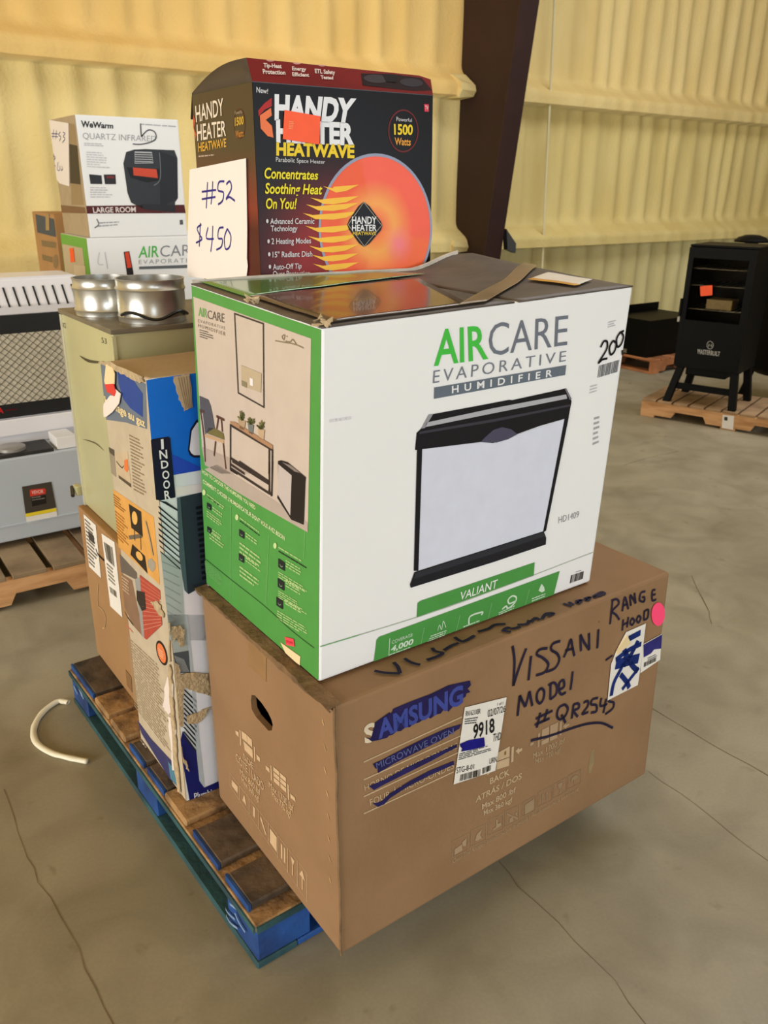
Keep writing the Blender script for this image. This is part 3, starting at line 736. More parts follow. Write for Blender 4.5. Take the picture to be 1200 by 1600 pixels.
# words on the carton's top, half under the white box
FT = Face(S['LT'], S['BKT'], S['TR'], S['NT']); FT.N = Vector((0, 0, 1)) if FT.N.z > 0 else FT.N
P = Print(FT, sam); s6 = K(560, 870, 3)
hand(P, s6, [[(75, 538), (130, 548), (195, 550)], [(195, 550), (185, 520), (165, 498)], [(215, 480), (250, 500), (290, 510)], [(320, 488), (370, 470), (395, 455), (360, 446), (345, 430)], [(400, 442), (440, 418), (470, 408)], [(450, 380), (490, 400), (545, 372)], [(560, 355), (610, 340), (640, 322), (690, 318)],
             [(670, 348), (715, 356)], [(680, 345), (700, 335), (720, 340), (760, 332)], [(745, 322), (790, 318), (800, 300)], [(810, 308), (830, 290), (850, 300)], [(860, 295), (880, 270), (915, 268), (890, 282)],
             [(960, 222), (1000, 236)], [(985, 215), (1010, 228)], [(1020, 212), (1045, 205), (1030, 222), (1020, 212)], [(1060, 200), (1085, 192), (1072, 208), (1060, 200)], [(1100, 190), (1140, 168), (1150, 178), (1100, 195)]], 8, words=[7, 5, 5])
P.end('top_marker_lettering', MARK)

# ------------------------------------------------------------------ white and green humidifier carton on top of it
A = box8(-.1148, 1.2913, .6266, .7292, .486, .6509, .7215, .0164, -.0095)
A['NT'].z -= .012; A['TR'].z += .009; A['LT'].z += .008; A['BKT'].z += .006
air = thing_at('humidifier_carton', 'big white carton with green sides and humidifier picture, on the brown carton', 'box', A)
carton(A, WHITEB, air, bevel=.005)
FF = Face(A['NT'], A['TR'], A['BR'], A['NB']); FL = Face(A['LT'], A['NT'], A['NB'], A['LB']); FT = Face(A['LT'], A['BKT'], A['TR'], A['NT'])
k5 = K(480, 390, 2.308); k6 = K(480, 720, 2.308); k6b = K(560, 870, 3); k6c = K(620, 590, 4)
GREEN = (78, 150, 74); GRAY = (112, 118, 130); BLACKP = (30, 29, 33)
P = Print(FF, air)
P.text('AIR', k5([(462, 292), (643, 273), (652, 392), (456, 418)]), (72, 192, 72), 2, bold=.012)
P.text('CARE', k5([(655, 267), (941, 236), (936, 344), (653, 385)]), GRAY, 2, bold=-.004)
P.text('EVAPORATIVE', k5([(455, 436), (934, 364), (931, 402), (452, 482)]), (120, 126, 138), 2, bold=-.006, spacing=1.35)
P.poly(k5([(457, 497), (933, 416), (929, 452), (456, 538)]), (104, 114, 126), 2)
P.text('HUMIDIFIER', k5([(520, 492), (883, 432), (881, 456), (520, 517)]), (232, 234, 236), 3, bold=.02, spacing=1.9)
P.end('brand_lettering', INKG)
lid = [(220, 228), (560, 165), (700, 138), (720, 140), (1050, 68), (1086, 130), (1090, 150), (1072, 245), (1045, 257), (890, 302), (750, 352), (700, 380), (600, 408), (520, 402), (155, 447), (112, 452), (122, 345), (150, 318)]
P.poly(k6c(lid), BLACKP, 2)
P.poly(k6c([(180, 280), (600, 190), (1055, 104), (1062, 130), (600, 222), (175, 308)]), (176, 176, 184), 3)
P.poly(k6c([(198, 228), (224, 226), (172, 314), (150, 318)]), (150, 148, 156), 3)
P.poly(k6c([(1045, 66), (1056, 66), (1090, 132), (1078, 138)]), (120, 118, 126), 3)
P.poly(k6c([(140, 336), (600, 258), (1085, 165), (1084, 178), (600, 276), (136, 352)]), (62, 60, 70), 3)
P.poly(k6c([(520, 402), (545, 375), (600, 326), (655, 308), (712, 322), (750, 352), (690, 385), (620, 405)]), (78, 76, 96), 3)
P.poly(k6c([(155, 447), (520, 404), (610, 409), (700, 382), (760, 350), (1045, 258), (912, 966), (132, 1202)]), (214, 218, 234), 2)
P.poly(k6c([(124, 450), (156, 446), (132, 1206), (104, 1206)]), BLACKP, 3)
P.poly(k6c([(1046, 254), (1073, 240), (930, 955), (910, 968)]), BLACKP, 3)
P.poly(k6c([(108, 1214), (915, 958), (931, 1000), (928, 1042), (600, 1152), (85, 1312), (80, 1292)]), (34, 35, 40), 3)
P.poly(k6c([(112, 1218), (915, 962), (926, 988), (600, 1098), (102, 1256)]), (48, 50, 57), 4)
P.end('humidifier_picture', INKG)
P.poly(k6b([(272, 283), (276, 216), (288, 206), (825, 25), (820, 88)]), GREEN, 2)
P.text('VALIANT', k6b([(478, 165), (652, 104), (652, 142), (478, 201)]), (236, 240, 236), 3, shear=.2, bold=.004)
P.poly(k6b([(70, 528), (84, 388), (96, 374), (942, 66), (912, 198)]), GREEN, 2)
W_ = (206, 226, 204)
P.text('COVERAGE', k6b([(155, 392), (252, 356), (252, 370), (155, 408)]), W_, 3)
P.text('4,000', k6b([(150, 420), (256, 382), (256, 406), (150, 444)]), W_, 3, bold=.03, shear=.15)
P.lines(k6b([(140, 455), (250, 415), (250, 432), (140, 472)]), 2, W_, 3, ragged=.1)
P.stroke(k6b([(145, 380), (140, 470)]), 1.5, W_, 3, smooth=False)
for a, b in (((307, 330), (290, 425)), ((474, 270), (456, 362)), ((624, 215), (604, 305)), ((800, 150), (778, 240))): P.new(); P.stroke(k6b([a, b]), 1, (150, 200, 146), 3)
P.new(); P.lines(k6b([(340, 365), (425, 335), (425, 360), (320, 402)]), 3, W_, 3, ragged=.2)
P.stroke(k6b([(370, 345), (378, 318), (388, 340), (396, 300), (408, 330)]), 1.5, W_, 3)
P.new(); P.stroke(k6b([(516, 318), (522, 278), (578, 258), (574, 272)]), 4, W_, 3); P.lines(k6b([(490, 322), (568, 292), (566, 312), (488, 345)]), 2, W_, 3)
P.new(); P.stroke(k6b([(672, 245), (690, 230), (700, 240), (730, 215), (738, 190), (720, 182), (700, 200), (706, 218), (736, 205)]), 4, W_, 3); P.lines(k6b([(655, 258), (735, 222), (733, 240), (655, 275)]), 2, W_, 3)
P.new(); P.poly(k6b([(842, 158), (856, 125), (868, 140), (872, 158), (858, 166)]), W_, 3); P.lines(k6b([(812, 190), (880, 165), (878, 185), (810, 212)]), 2, W_, 3)
P.end('green_banner', INKG, 'green printed banner with white lettering')
P.stroke([(500, 1010), (700, 948), (928, 862)], 2, (176, 186, 170), 2)
P.stroke([(500, 1010), (560, 992)], 2, (120, 180, 120), 3)
P.text('HD1409', k6([(906, 202), (980, 180), (978, 203), (905, 225)]), (150, 150, 160), 2, bold=-.008)
P.new(); P.bars(k6b([(996, 86), (1056, 66), (1052, 102), (990, 124)]), 13, (44, 44, 46), 2); P.lines(k6b([(1018, 68), (1048, 58), (1048, 64), (1018, 74)]), 1, (120, 120, 120), 2)
P.new(); P.bars(k5([(1052, 418), (1128, 396), (1120, 440), (1046, 462)]), 14, (120, 122, 130), 2)
P.new(); P.lines(k5([(1085, 258), (1115, 250), (1112, 275), (1082, 284)]), 3, (190, 190, 194), 2); P.new(); P.lines(k5([(1020, 488), (1050, 480), (1046, 512), (1016, 522)]), 3, (205, 205, 208), 2)
P.new(); P.lines(k5([(1034, 600), (1056, 594), (1050, 700), (1028, 710)]), 6, (176, 176, 182), 2); P.new(); P.lines(k5([(80, 605), (190, 590), (190, 612), (80, 630)]), 1, (222, 222, 226), 2)
P.end('fine_print')
hand(P, k5, [[(1056, 352), (1068, 330), (1080, 334), (1076, 362), (1048, 408), (1062, 396), (1080, 392)], [(1100, 328), (1088, 352), (1092, 378), (1106, 366), (1112, 338), (1100, 328)], [(1128, 296), (1114, 320), (1116, 350), (1130, 340), (1138, 312), (1128, 296)], [(1134, 362), (1135, 380)], [(1124, 300), (1140, 292)]], 4.6, (24, 24, 30))
P.end('marker_price', MARK, 'black handwritten price')
# green left side with the living-room picture
P = Print(FL, air); b4 = K(290, 440, 5.333); a4 = K(290, 720, 4.571)
P.uvpoly([(.004, .004), (.996, .004), (.996, .996), (.004, .996)], (80, 148, 72), 1); P.end('green_side_print', INKG)
panel = b4([(68, 125), (1050, 475)])+a4([(877, 510), (500, 297)])+b4([(300, 1600), (168, 1530), (140, 1390)])
P.poly(panel, (194, 180, 168), 2)
P.poly(b4([(138, 1375), (380, 1470), (560, 1600), (300, 1600), (168, 1530)]), (172, 157, 147), 3)
P.poly(a4([(500, 297), (345, 205), (140, 60), (230, 25), (620, 270), (877, 440), (877, 510)]), (174, 160, 150), 3)
P.text('AIR', b4([(114, 208), (185, 232), (186, 303), (114, 285)]), (96, 176, 84), 4); P.text('CARE', b4([(190, 236), (330, 268), (330, 342), (190, 306)]), (84, 78, 76), 4, bold=-.008)
P.text('EVAPORATIVE', b4([(112, 312), (335, 375), (336, 400), (112, 338)]), (120, 112, 106), 4, bold=-.006, spacing=1.4); P.text('HUMIDIFIER', b4([(112, 350), (338, 422), (338, 452), (112, 376)]), (124, 116, 110), 4, spacing=1.4)
P.new(); P.lines(b4([(122, 392), (240, 425), (250, 505), (125, 465)]), 4, (110, 102, 98), 4, ragged=.5)
for st in ([(755, 492), (830, 505), (920, 522), (990, 552)], [(820, 480), (812, 455), (835, 445), (825, 490)], [(850, 450), (855, 462)], [(840, 495), (880, 500), (900, 480), (930, 520)]): P.stroke(b4(st), 2, (126, 116, 92), 4)
P.stroke(b4([(415, 266), (655, 350), (660, 1046), (446, 926)]), 5, (62, 56, 54), 4, smooth=False, closed=True)
P.new(); P.poly(b4([(470, 695), (640, 765), (635, 925), (475, 865)]), (180, 164, 138), 4); P.poly(b4([(475, 820), (520, 840), (520, 885), (478, 865)]), (132, 122, 98), 5); P.poly(b4([(545, 800), (570, 810), (572, 870), (546, 862)]), (224, 220, 226), 5)
P.end('framed_wall_picture', INKG)
WB = (92, 62, 42)
P.poly(b4([(122, 950), (195, 982), (215, 1030), (232, 1110), (250, 1220), (205, 1245), (170, 1270), (150, 1100), (128, 1070)]), (86, 84, 86), 4)
P.poly(b4([(200, 1215), (255, 1222), (322, 1262), (331, 1318), (180, 1262)]), (112, 104, 60), 4); P.poly(b4([(165, 1268), (325, 1322), (328, 1348), (165, 1292)]), (190, 156, 118), 4)
for st in ([(132, 1075), (160, 1290), (172, 1500)], [(265, 1120), (330, 1152)], [(282, 1130), (268, 1225)], [(305, 1140), (315, 1250)], [(258, 1330), (246, 1450)], [(322, 1345), (330, 1430), (345, 1560)], [(128, 1070), (165, 1085)]): P.stroke(b4(st), 5, WB, 5)
P.end('armchair_picture', INKG)
for (x, y, w0, h, c) in ((478, 1150, 62, 90, (170, 146, 118)), (552, 1185, 50, 90, (112, 116, 116)), (640, 1225, 58, 95, (186, 160, 130))):
    P.poly(b4([(x-w0/2, y-5), (x+w0/2, y+10), (x+w0*.34, y+h), (x-w0*.3, y+h-18)]), c, 5)
    for k in range(16):
        a = -math.pi*random.uniform(.05, .95); r = random.uniform(25, 92); P.stroke(b4([(x, y), (x+r*.45*math.cos(a), y+r*.9*math.sin(a))]), 5, random.choice([(92, 96, 56), (76, 84, 50), (118, 116, 74)]), 6, taper=True)
P.end('potted_plants_picture', INKG)
P.poly(b4([(378, 1162), (420, 1168), (735, 1362), (735, 1398), (385, 1190)]), (166, 128, 98), 5)
for st in ([(382, 1185), (382, 1570)], [(385, 1195), (730, 1400)], [(732, 1395), (730, 1600)], [(706, 1390), (704, 1600)], [(385, 1470), (560, 1580)], [(382, 1520), (500, 1600)], [(382, 1565), (440, 1600)]): P.stroke(b4(st), 5, (56, 48, 46), 5, smooth=False)
for st in ([(605, 0), (605, 210)], [(628, 0), (622, 250)], [(325, 50), (610, 235)], [(340, 0), (605, 165)], [(390, 5), (605, 150)], [(600, 205), (622, 250)]): P.stroke(a4(st), 5, (56, 48, 46), 5, smooth=False)
P.end('console_table_picture', INKG)
P.poly(a4([(668, 0), (690, -5), (735, 8), (866, 116), (862, 155), (851, 455), (762, 418), (662, 262), (668, 235)]), (40, 36, 36), 5)
P.poly(a4([(672, 22), (768, 102), (758, 388), (668, 238)]), (186, 176, 172), 6); P.poly(a4([(700, 8), (760, 30), (830, 85), (790, 75)]), (130, 120, 116), 6)
P.end('small_humidifier_picture', INKG)
W2 = (206, 220, 170)
P.text('HOW TO CHOOSE THE HUMIDIFIER YOU NEED', a4([(122, 60), (503, 322), (505, 350), (124, 86)]), W2, 3, bold=.02)
P.text("COMMENT CHOISIR L'HUMIDIFICATEUR DONT VOUS AVEZ BESOIN", a4([(128, 130), (714, 540), (712, 568), (128, 156)]), W2, 3, bold=.02)
P.end('side_heading', INKG)
DK = (44, 62, 46); LT_ = (164, 196, 130)
def blockcol(x, y, w_, sl, rows):
    for (dy, h, n, col, x0) in rows:
        P.new()
        P.lines(a4([(x+x0, y+dy), (x+w_, y+dy+sl*(w_-x0)), (x+w_, y+dy+h+sl*(w_-x0)), (x+x0, y+dy+h)]), n, col, 3, ragged=.35)
blockcol(155, 228, 130, .75, [(0, 34, 2, LT_, 0), (18, 14, 1, DK, 0), (120, 50, 3, LT_, 0), (265, 65, 3, LT_, 20), (92, 40, 2, LT_, 42), (255, 36, 2, LT_, 42)])
blockcol(390, 395, 155, .75, [(0, 20, 1, LT_, 0), (24, 16, 1, DK, 0), (175, 90, 3, LT_, 0), (345, 85, 3, LT_, 0), (108, 44, 2, LT_, 44), (285, 40, 2, LT_, 44)])
blockcol(668, 605, 205, .6, [(0, 22, 1, LT_, 0), (28, 22, 1, DK, 0), (50, 12, 1, DK, 30), (180, 50, 3, LT_, 0), (315, 60, 4, LT_, 0), (455, 70, 4, LT_, -10), (95, 60, 3, LT_, 52), (235, 60, 3, LT_, 52), (375, 45, 2, LT_, 46)])
P.new(); P.lines(a4([(140, 710), (250, 800), (290, 930), (148, 800)]), 9, (118, 182, 108), 3, ragged=.3)
P.end('side_fine_print', INKG)
for (x, y, s_) in ((158, 295, 30), (160, 465, 28), (388, 485, 36), (386, 658, 36), (668, 695, 46), (664, 835, 46), (654, 968, 46)):
    P.new(); P.poly(a4([(x, y), (x+s_, y+s_*.68), (x+s_, y+s_*2.0), (x, y+s_*1.35)]), (38, 40, 44), 4)
    P.stroke(a4([(x+s_*.3, y+s_*.9), (x+s_*.5, y+s_*1.3), (x+s_*.75, y+s_*1.2)]), 2, (110, 140, 110), 5)
for (x, y) in ((137, 225), (372, 402), (645, 605)): P.ellipse(290+x/4.571, 720+y/4.571, 2.6, 4.6, (190, 212, 150), 4)
for a, b in (((328, 320), (322, 985)), ((600, 530), (578, 1020)), ((858, 500), (850, 700))): P.stroke(a4([a, b]), 1.2, (128, 186, 118), 3, smooth=False)
P.stroke(a4([(145, 700), (330, 850), (560, 1030), (760, 1210), (920, 1335)]), 2, (52, 92, 48), 3)
P.end('side_icon', INKG)
RED = mat('small_red_sticker', (236, 70, 84), .5, var=.03)
lab = P.sheet(a4([(718, 1255), (778, 1270), (786, 1325), (724, 1312)]), None, .0006, 'small_red_sticker', RED, 4)
P.text('STORE', a4([(728, 1278), (776, 1290), (778, 1306), (730, 1296)]), (150, 30, 44), 8); P.end('sticker_print', under=lab)
P.sheet(a4([(684, 1294), (826, 1396), (822, 1458), (790, 1440), (720, 1370)]), None, .0008, 'cream_label', CREAM, 3)
# the taped top: grey-brown board, green stripe, packing tape with a glossy skin, label
TOPB = mat('grey_brown_top_board', (88, 77, 68), .5, var=.12, scale=14, bump=.1, col2=(70, 61, 54))
GLT = mat('glossy_packing_tape', (98, 80, 64), .2, var=.15, scale=9, col2=(80, 64, 50), spec=.5, coat=.25)
GLG = mat('glossy_green_top_print', (70, 136, 62), .24, var=.1, scale=9, spec=.6, coat=.4)
nn_ = FT.N
def top_pt(u, v, h=0):   # u across the width, v from the back edge to the front edge
    k = min(1, max(0, (u-.74)/.2)); k = k*k*(3-2*k)      # the right flap springs up at its back corner
    return FT.uv(u, v)+nn_*(h+.034*k*(1-min(1, max(0, v)))**1.3)
def top_sheet(name, uvs, m, th, z0):
    n = 16; V = []; F = []
    (a, b, c, d) = uvs
    for j in range(n+1):
        for i in range(n+1):
            u, v = i/n, j/n
            x = (a[0]*(1-u)+b[0]*u)*(1-v)+(d[0]*(1-u)+c[0]*u)*v; y = (a[1]*(1-u)+b[1]*u)*(1-v)+(d[1]*(1-u)+c[1]*u)*v
            V.append(tuple(top_pt(x, y, z0+.0012*sn(x*14+y*9, 3))))
    F = [(j*(n+1)+i, j*(n+1)+i+1, (j+1)*(n+1)+i+1, (j+1)*(n+1)+i) for j in range(n) for i in range(n)]
    me = bpy.data.meshes.new(name); me.from_pydata(V, [], F); o = link(name, me, m, air)
    md = o.modifiers.new('sheet', 'SOLIDIFY'); md.thickness = th; md.offset = 1
    me.polygons.foreach_set('use_smooth', [True]*len(F))
    return o
top_sheet('top_flap', [(.0, .0), (.55, .0), (.555, 1), (.0, 1)], TOPB, .003, .0015)
top_sheet('top_flap', [(.565, .0), (1, .0), (1, 1), (.57, 1)], TOPB, .003, .0015)
top_sheet('green_top_stripe', [(.02, .02), (.60, .02), (.70, .20), (.02, .42)], GLG, .0008, .0055)
top_sheet('packing_tape', [(.03, .42), (.60, .34), (.42, .98), (.03, .985)], GLT, .0008, .006)
TP2 = mat('tan_tape', (150, 128, 96), .35, var=.15, scale=12)
top_sheet('seam_tape', [(.995, .37), (.995, .46), (.47, .985), (.38, .985)], TP2, .0008, .0075)
top_sheet('top_label', [(.83, .66), (.93, .62), (.955, .84), (.85, .90)], LABELP, .0008, .007)
YEL = mat('yellow_label_band', (214, 160, 60), .5, var=.05)
top_sheet('top_label_band', [(.822, .66), (.842, .66), (.862, .90), (.84, .90)], YEL, .0009, .0072)
# raw edge of the back flap standing proud, frayed corners
V = []; F = []; n = 40
for i in range(n+1):
    u = i/n*.93
    hgt = .006+.003*sn(u*18, 4)
    p = top_pt(u, .012, .002); V += [tuple(p), tuple(p+nn_*hgt)]
F = [(2*i, 2*i+2, 2*i+3, 2*i+1) for i in range(n)]
me = bpy.data.meshes.new('raised_flap_edge'); me.from_pydata(V, [], F); o = link('raised_flap_edge', me, mat('raw_white_board_edge', (214, 204, 190), .8, var=.1, scale=40), air)
md = o.modifiers.new('board', 'SOLIDIFY'); md.thickness = .004
mbf = MB()
for u, v in ((.0, 1.0), (.02, .985), (.0, .55), (.01, .5), (.015, .95)):
    p = top_pt(u, v, .004)
    for k in range(4):
        d = Vector((random.uniform(-1, 1), random.uniform(-1, 1), random.uniform(-.1, .8)))*.012; e = Vector((random.uniform(-1, 1), random.uniform(-1, 1), random.uniform(-.4, .4)))*.01
        mbf.prism([p+e, p+e+d, p-e*.6+d*.4], Vector((0, 0, .0012)))
mbf.build('frayed_corner', TORN, air)

# ------------------------------------------------------------------ tall blue heater carton standing on the pallet (INDOOR)
I_ = box8(-.479, 1.6388, .6306, .9, .304, 1.04, .145, -.0044, .0336)
I_['NT'].z += .009; I_['LT'].z -= .01
ind = thing_at('heater_carton', 'tall narrow torn blue and tan carton printed INDOOR, wedged behind the white carton', 'box', I_)
carton(I_, KRAFT2, ind, bevel=.004)
FL = Face(I_['LT'], I_['NT'], I_['NB'], I_['LB']); FF = Face(I_['NT'], I_['TR'], I_['BR'], I_['NB'])
a7 = K(140, 540, 6.667); b7 = K(120, 760, 5.4545); c7 = K(190, 960, 5.161)
P = Print(FL, ind)
P.uvpoly([(0, .003), (1, .003), (1, .997), (0, .997)], (192, 178, 154), 1); P.end('tan_side_print')
P.poly(a7([(85, 175), (330, 265), (590, 400), (604, 870), (380, 800), (150, 755), (95, 480)]), (108, 118, 132), 2)
P.poly(a7([(295, 245), (430, 300), (500, 420), (560, 500), (560, 745), (430, 650), (360, 560), (310, 400)]), (40, 70, 146), 3); P.end('blue_grey_header')
P.text('Chauffage au gaz', a7([(112, 495), (582, 772), (590, 850), (118, 585)]), (226, 206, 158), 4, bold=.03); P.end('header_lettering')
P.poly(a7([(175, 1035), (260, 1088), (263, 1152), (180, 1088)]), (84, 74, 62), 2); P.poly(a7([(180, 1090), (263, 1155), (282, 1372), (195, 1300)]), (150, 138, 118), 2)
P.poly(a7([(270, 1120), (400, 1100), (435, 1440), (290, 1360)]), (196, 176, 146), 2); P.poly(a7([(368, 1190), (400, 1180), (412, 1290), (395, 1320), (368, 1290)]), (224, 120, 62), 3); P.poly(a7([(308, 1348), (435, 1440), (438, 1478), (310, 1378)]), (90, 76, 58), 3); P.stroke(a7([(285, 1205), (340, 1270), (360, 1250)]), 3, (70, 62, 54), 3)
P.end('appliance_picture')
P.lines(a7([(415, 915), (560, 985), (612, 1590), (462, 1510)]), 17, (146, 124, 96), 2, ragged=.45); P.end('side_fine_print')
P.poly(b7([(283, 0), (660, 260), (712, 838), (338, 495)]), (216, 160, 84), 2); P.end('orange_panel')
P.lines(b7([(300, 45), (385, 110), (450, 260), (318, 160)]), 5, (150, 96, 40), 3, ragged=.4); P.new(); P.lines(b7([(322, 190), (440, 290), (448, 540), (350, 440)]), 9, (168, 112, 48), 3, ragged=.5); P.end('panel_fine_print')
P.poly(b7([(448, 148), (553, 215), (567, 428), (470, 352)]), (46, 40, 34), 3); P.ellipse(120+500/5.4545, 760+268/5.4545, 4.2, 10.5, (226, 176, 96), 4, tilt=-.1)
P.poly(b7([(478, 490), (585, 592), (608, 742), (462, 580)]), (46, 40, 34), 3); P.ellipse(120+540/5.4545, 760+592/5.4545, 4.2, 8, (226, 176, 96), 4, tilt=-.5)
P.stroke(b7([(495, 350), (500, 460)]), 4, (60, 52, 44), 3); P.stroke(b7([(548, 420), (552, 540)]), 4, (60, 52, 44), 3); P.stroke(b7([(450, 435), (560, 420)]), 10, (112, 100, 84), 3)
P.stroke(b7([(590, 290), (625, 440), (655, 590)]), 9, (168, 152, 126), 3); P.stroke(b7([(598, 300), (632, 440), (660, 585)]), 3, (96, 84, 68), 4); P.poly(b7([(608, 628), (640, 610), (676, 652), (674, 700), (650, 732), (612, 685)]), (160, 152, 136), 3)
P.end('bracket_picture')
P.poly(b7([(355, 560), (515, 735), (520, 800), (372, 720)]), (104, 96, 88), 2); P.poly(b7([(366, 722), (474, 800), (575, 1290), (480, 1180), (392, 1010)]), (138, 108, 86), 2)
P.lines(b7([(375, 745), (450, 800), (470, 950), (392, 880)]), 5, (196, 168, 140), 3)
P.poly(b7([(500, 790), (545, 770), (580, 1290), (560, 1275)]), (150, 150, 146), 3); P.poly(b7([(515, 885), (585, 900), (597, 1045), (562, 1062), (517, 965)]), (52, 46, 42), 4); P.stroke(b7([(395, 1010), (430, 1100), (485, 1180)]), 5, (60, 46, 36), 3)
P.end('house_picture')
P.poly(b7([(540, 752), (714, 885), (718, 960), (690, 985), (726, 1080), (732, 1180), (598, 1306), (580, 1290)]), (176, 76, 60), 3)
for k in range(12):
    t = k/12; P.stroke(b7([(543+35*t, 780+480*t), (720+8*t, 915+285*t)]), 1.6, (204, 132, 112), 4, smooth=False)
P.end('brick_wall_picture')
P.lines(c7([(48, 170), (330, 430), (415, 1160), (108, 745)]), 26, (156, 136, 108), 2, fill=.5, ragged=.25); P.stroke(c7([(35, 75), (95, 145)]), 4, (196, 96, 84), 2, smooth=False); P.end('instructions_fine_print')
P.ellipse(190+328/5.161, 960+310/5.161, 7.4, 20, (44, 36, 32), 3, tilt=-.28); P.ellipse(190+328/5.161, 960+310/5.161, 5.6, 16, (226, 122, 74), 4, tilt=-.28); P.lines(c7([(300, 260), (345, 300), (350, 370), (310, 330)]), 4, (240, 190, 150), 5); P.end('orange_badge')
P.poly(c7([(130, 850), (240, 1000), (420, 1195), (470, 1400), (390, 1335), (165, 960)]), (62, 62, 104), 3); P.poly(c7([(380, 1180), (450, 1275), (490, 1420), (400, 1320)]), (84, 130, 150), 4); P.end('navy_bottom_band')
# torn paper flag and torn edges (thin pieces of card standing off the board)
WTP = mat('white_torn_paper', (226, 214, 206), .7, var=.05); RTP = mat('red_torn_paper', (214, 52, 46), .6, var=.08)
P.sheet(a7([(200, 190), (268, 228), (290, 290), (286, 400), (190, 400), (180, 365)]), None, .0015, 'torn_card_flag', CREAM, 10)
P.sheet(a7([(188, 400), (282, 394), (304, 480), (288, 525), (250, 495), (215, 482)]), None, .0015, 'torn_card_flag', RTP, 12)
P.sheet(a7([(282, 440), (350, 498), (332, 600), (262, 690), (200, 738), (140, 720), (135, 680), (168, 612), (240, 515), (290, 520)]), None, .0015, 'torn_card_flag', WTP, 9)
def torn(P, pts, name, m, th=.003, layer=5, j=1.2):
    Q = []
    for i in range(len(pts)):
        a, b = pts[i], pts[(i+1) % len(pts)]
        for k in range(5):
            t = k/5; Q.append((a[0]*(1-t)+b[0]*t+random.uniform(-j, j), a[1]*(1-t)+b[1]*t+random.uniform(-j, j)))
    return P.sheet(Q, None, th, name, m, layer)
torn(P, a7([(85, 160), (240, 165), (560, 320), (590, 375), (540, 385), (430, 330), (300, 262), (180, 205)]), 'torn_top_edge', TORN)
torn(P, c7([(380, 500), (420, 520), (435, 790), (400, 800), (345, 740)]), 'torn_white_edge', WTP); torn(P, c7([(390, 820), (440, 840), (450, 1100), (460, 1240), (430, 1250), (405, 1000)]), 'torn_white_edge', WTP)
torn(P, b7([(640, 980), (700, 970), (760, 1090), (745, 1120), (680, 1040)]), 'torn_patch', TORN, .002)
torn(P, c7([(160, 1030), (190, 1040), (215, 1150), (195, 1140)]), 'torn_patch', WTP)
torn(P, c7([(392, 400), (412, 420), (425, 640), (440, 820), (455, 1060), (470, 1240), (490, 1440), (470, 1420), (440, 1230), (425, 1000), (405, 700)]), 'frayed_corner_edge', TORN, .003, 6, .8)
torn(P, c7([(395, 60), (402, 62), (404, 380), (394, 380)]), 'frayed_corner_edge', TORN, .002, 6, .5)
P = Print(FF, ind)
Ppx = lambda pts: pts
P.uvpoly([(0, .002), (1, .002), (1, .998), (0, .998)], (220, 230, 236), 1); P.end('pale_front_print', INKG)
P.poly(a7([(588, 362), (700, 340), (1080, 290), (2200, 180), (2200, 1120), (1140, 1300), (875, 1345), (640, 980)]), (22, 108, 212), 2); P.poly(a7([(858, 1130), (1140, 1262), (2200, 1140), (2200, 1200), (1140, 1300), (875, 1346)]), (40, 76, 190), 3); P.end('blue_front_print', INKG)
P.poly(a7([(1020, 1090), (1045, 870), (1110, 770), (1500, 740), (1500, 1160), (1080, 1165), (1040, 1140)]), (26, 30, 52), 4); P.poly(a7([(1036, 1080), (1060, 885), (1115, 800), (1480, 770), (1480, 1130), (1085, 1140), (1055, 1118)]), (226, 226, 232), 5); P.end('white_emblem', INKG)
strip = a7([(634, 985), (650, 972), (818, 945), (836, 962), (890, 1560)])+b7([(836, 92), (710, 118), (672, 112), (664, 20)])
P.poly(strip, (26, 28, 48), 4); P.end('navy_strip', INKG)
for ch, q in (('I', [(736, 975), (764, 972), (768, 1072), (742, 1076)]), ('N', [(718, 1092), (800, 1084), (806, 1170), (726, 1180)]), ('D', [(735, 1200), (812, 1192), (818, 1268), (742, 1278)]), ('O', [(748, 1306), (822, 1298), (828, 1378), (756, 1388)]), ('O', [(758, 1408), (828, 1398), (834, 1480), (766, 1490)]), ('R', [(770, 1514), (832, 1504), (840, 1590), (780, 1600)])):
    P.text(ch, a7(q), (232, 234, 240), 6, bold=.02)
P.end('indoor_letter', INKG)
torn(P, a7([(866, 322), (1040, 292), (1066, 640), (985, 682), (930, 560), (882, 400)]), 'torn_kraft_patch', KRAFT2, .001, 3)
for k in range(5): P.stroke(a7([(920+28*k, 330-4*k), (960+22*k, 500), (1000+14*k, 655-3*k)]), 1.5, (140, 116, 84), 7, smooth=False)
P.end('corrugation_lines')
P.poly(b7([(838, 5), (1500, -80), (1500, -10), (845, 82)]), (228, 226, 226), 3); P.end('white_band', INKG)
for k in range(10):
    y = 118+47*k
    P.poly(b7([(690, y), (705, y+6), (880+0*k, y+6+150), (880, y+18+150), (700, y+20)]) if k else b7([(690, y), (760, y+10), (862, y+80), (862, y+95), (740, y+24)]), (38, 44, 50), 3)
P.end('black_stripes', INKG)
P.poly(b7([(850, 95), (1050, 50), (1500, -30), (1500, 700), (1095, 832), (950, 915), (915, 882), (872, 600)]), (46, 58, 68), 4)
P.poly(b7([(850, 95), (878, 88), (942, 905), (915, 882), (872, 600)]), (78, 98, 106), 5)
for k in range(14): P.poly(b7([(1010+4*k, 170+46*k), (1060+4*k, 160+46*k), (1061+4*k, 185+46*k), (1012+4*k, 196+46*k)]), (22, 26, 32), 5)
P.end('slate_panel_picture', INKG)
P.poly(b7([(914, 890), (950, 918), (1040, 872), (1500, 700), (1500, 1310), (945, 1310), (925, 1100)])+[], (230, 229, 238), 3)
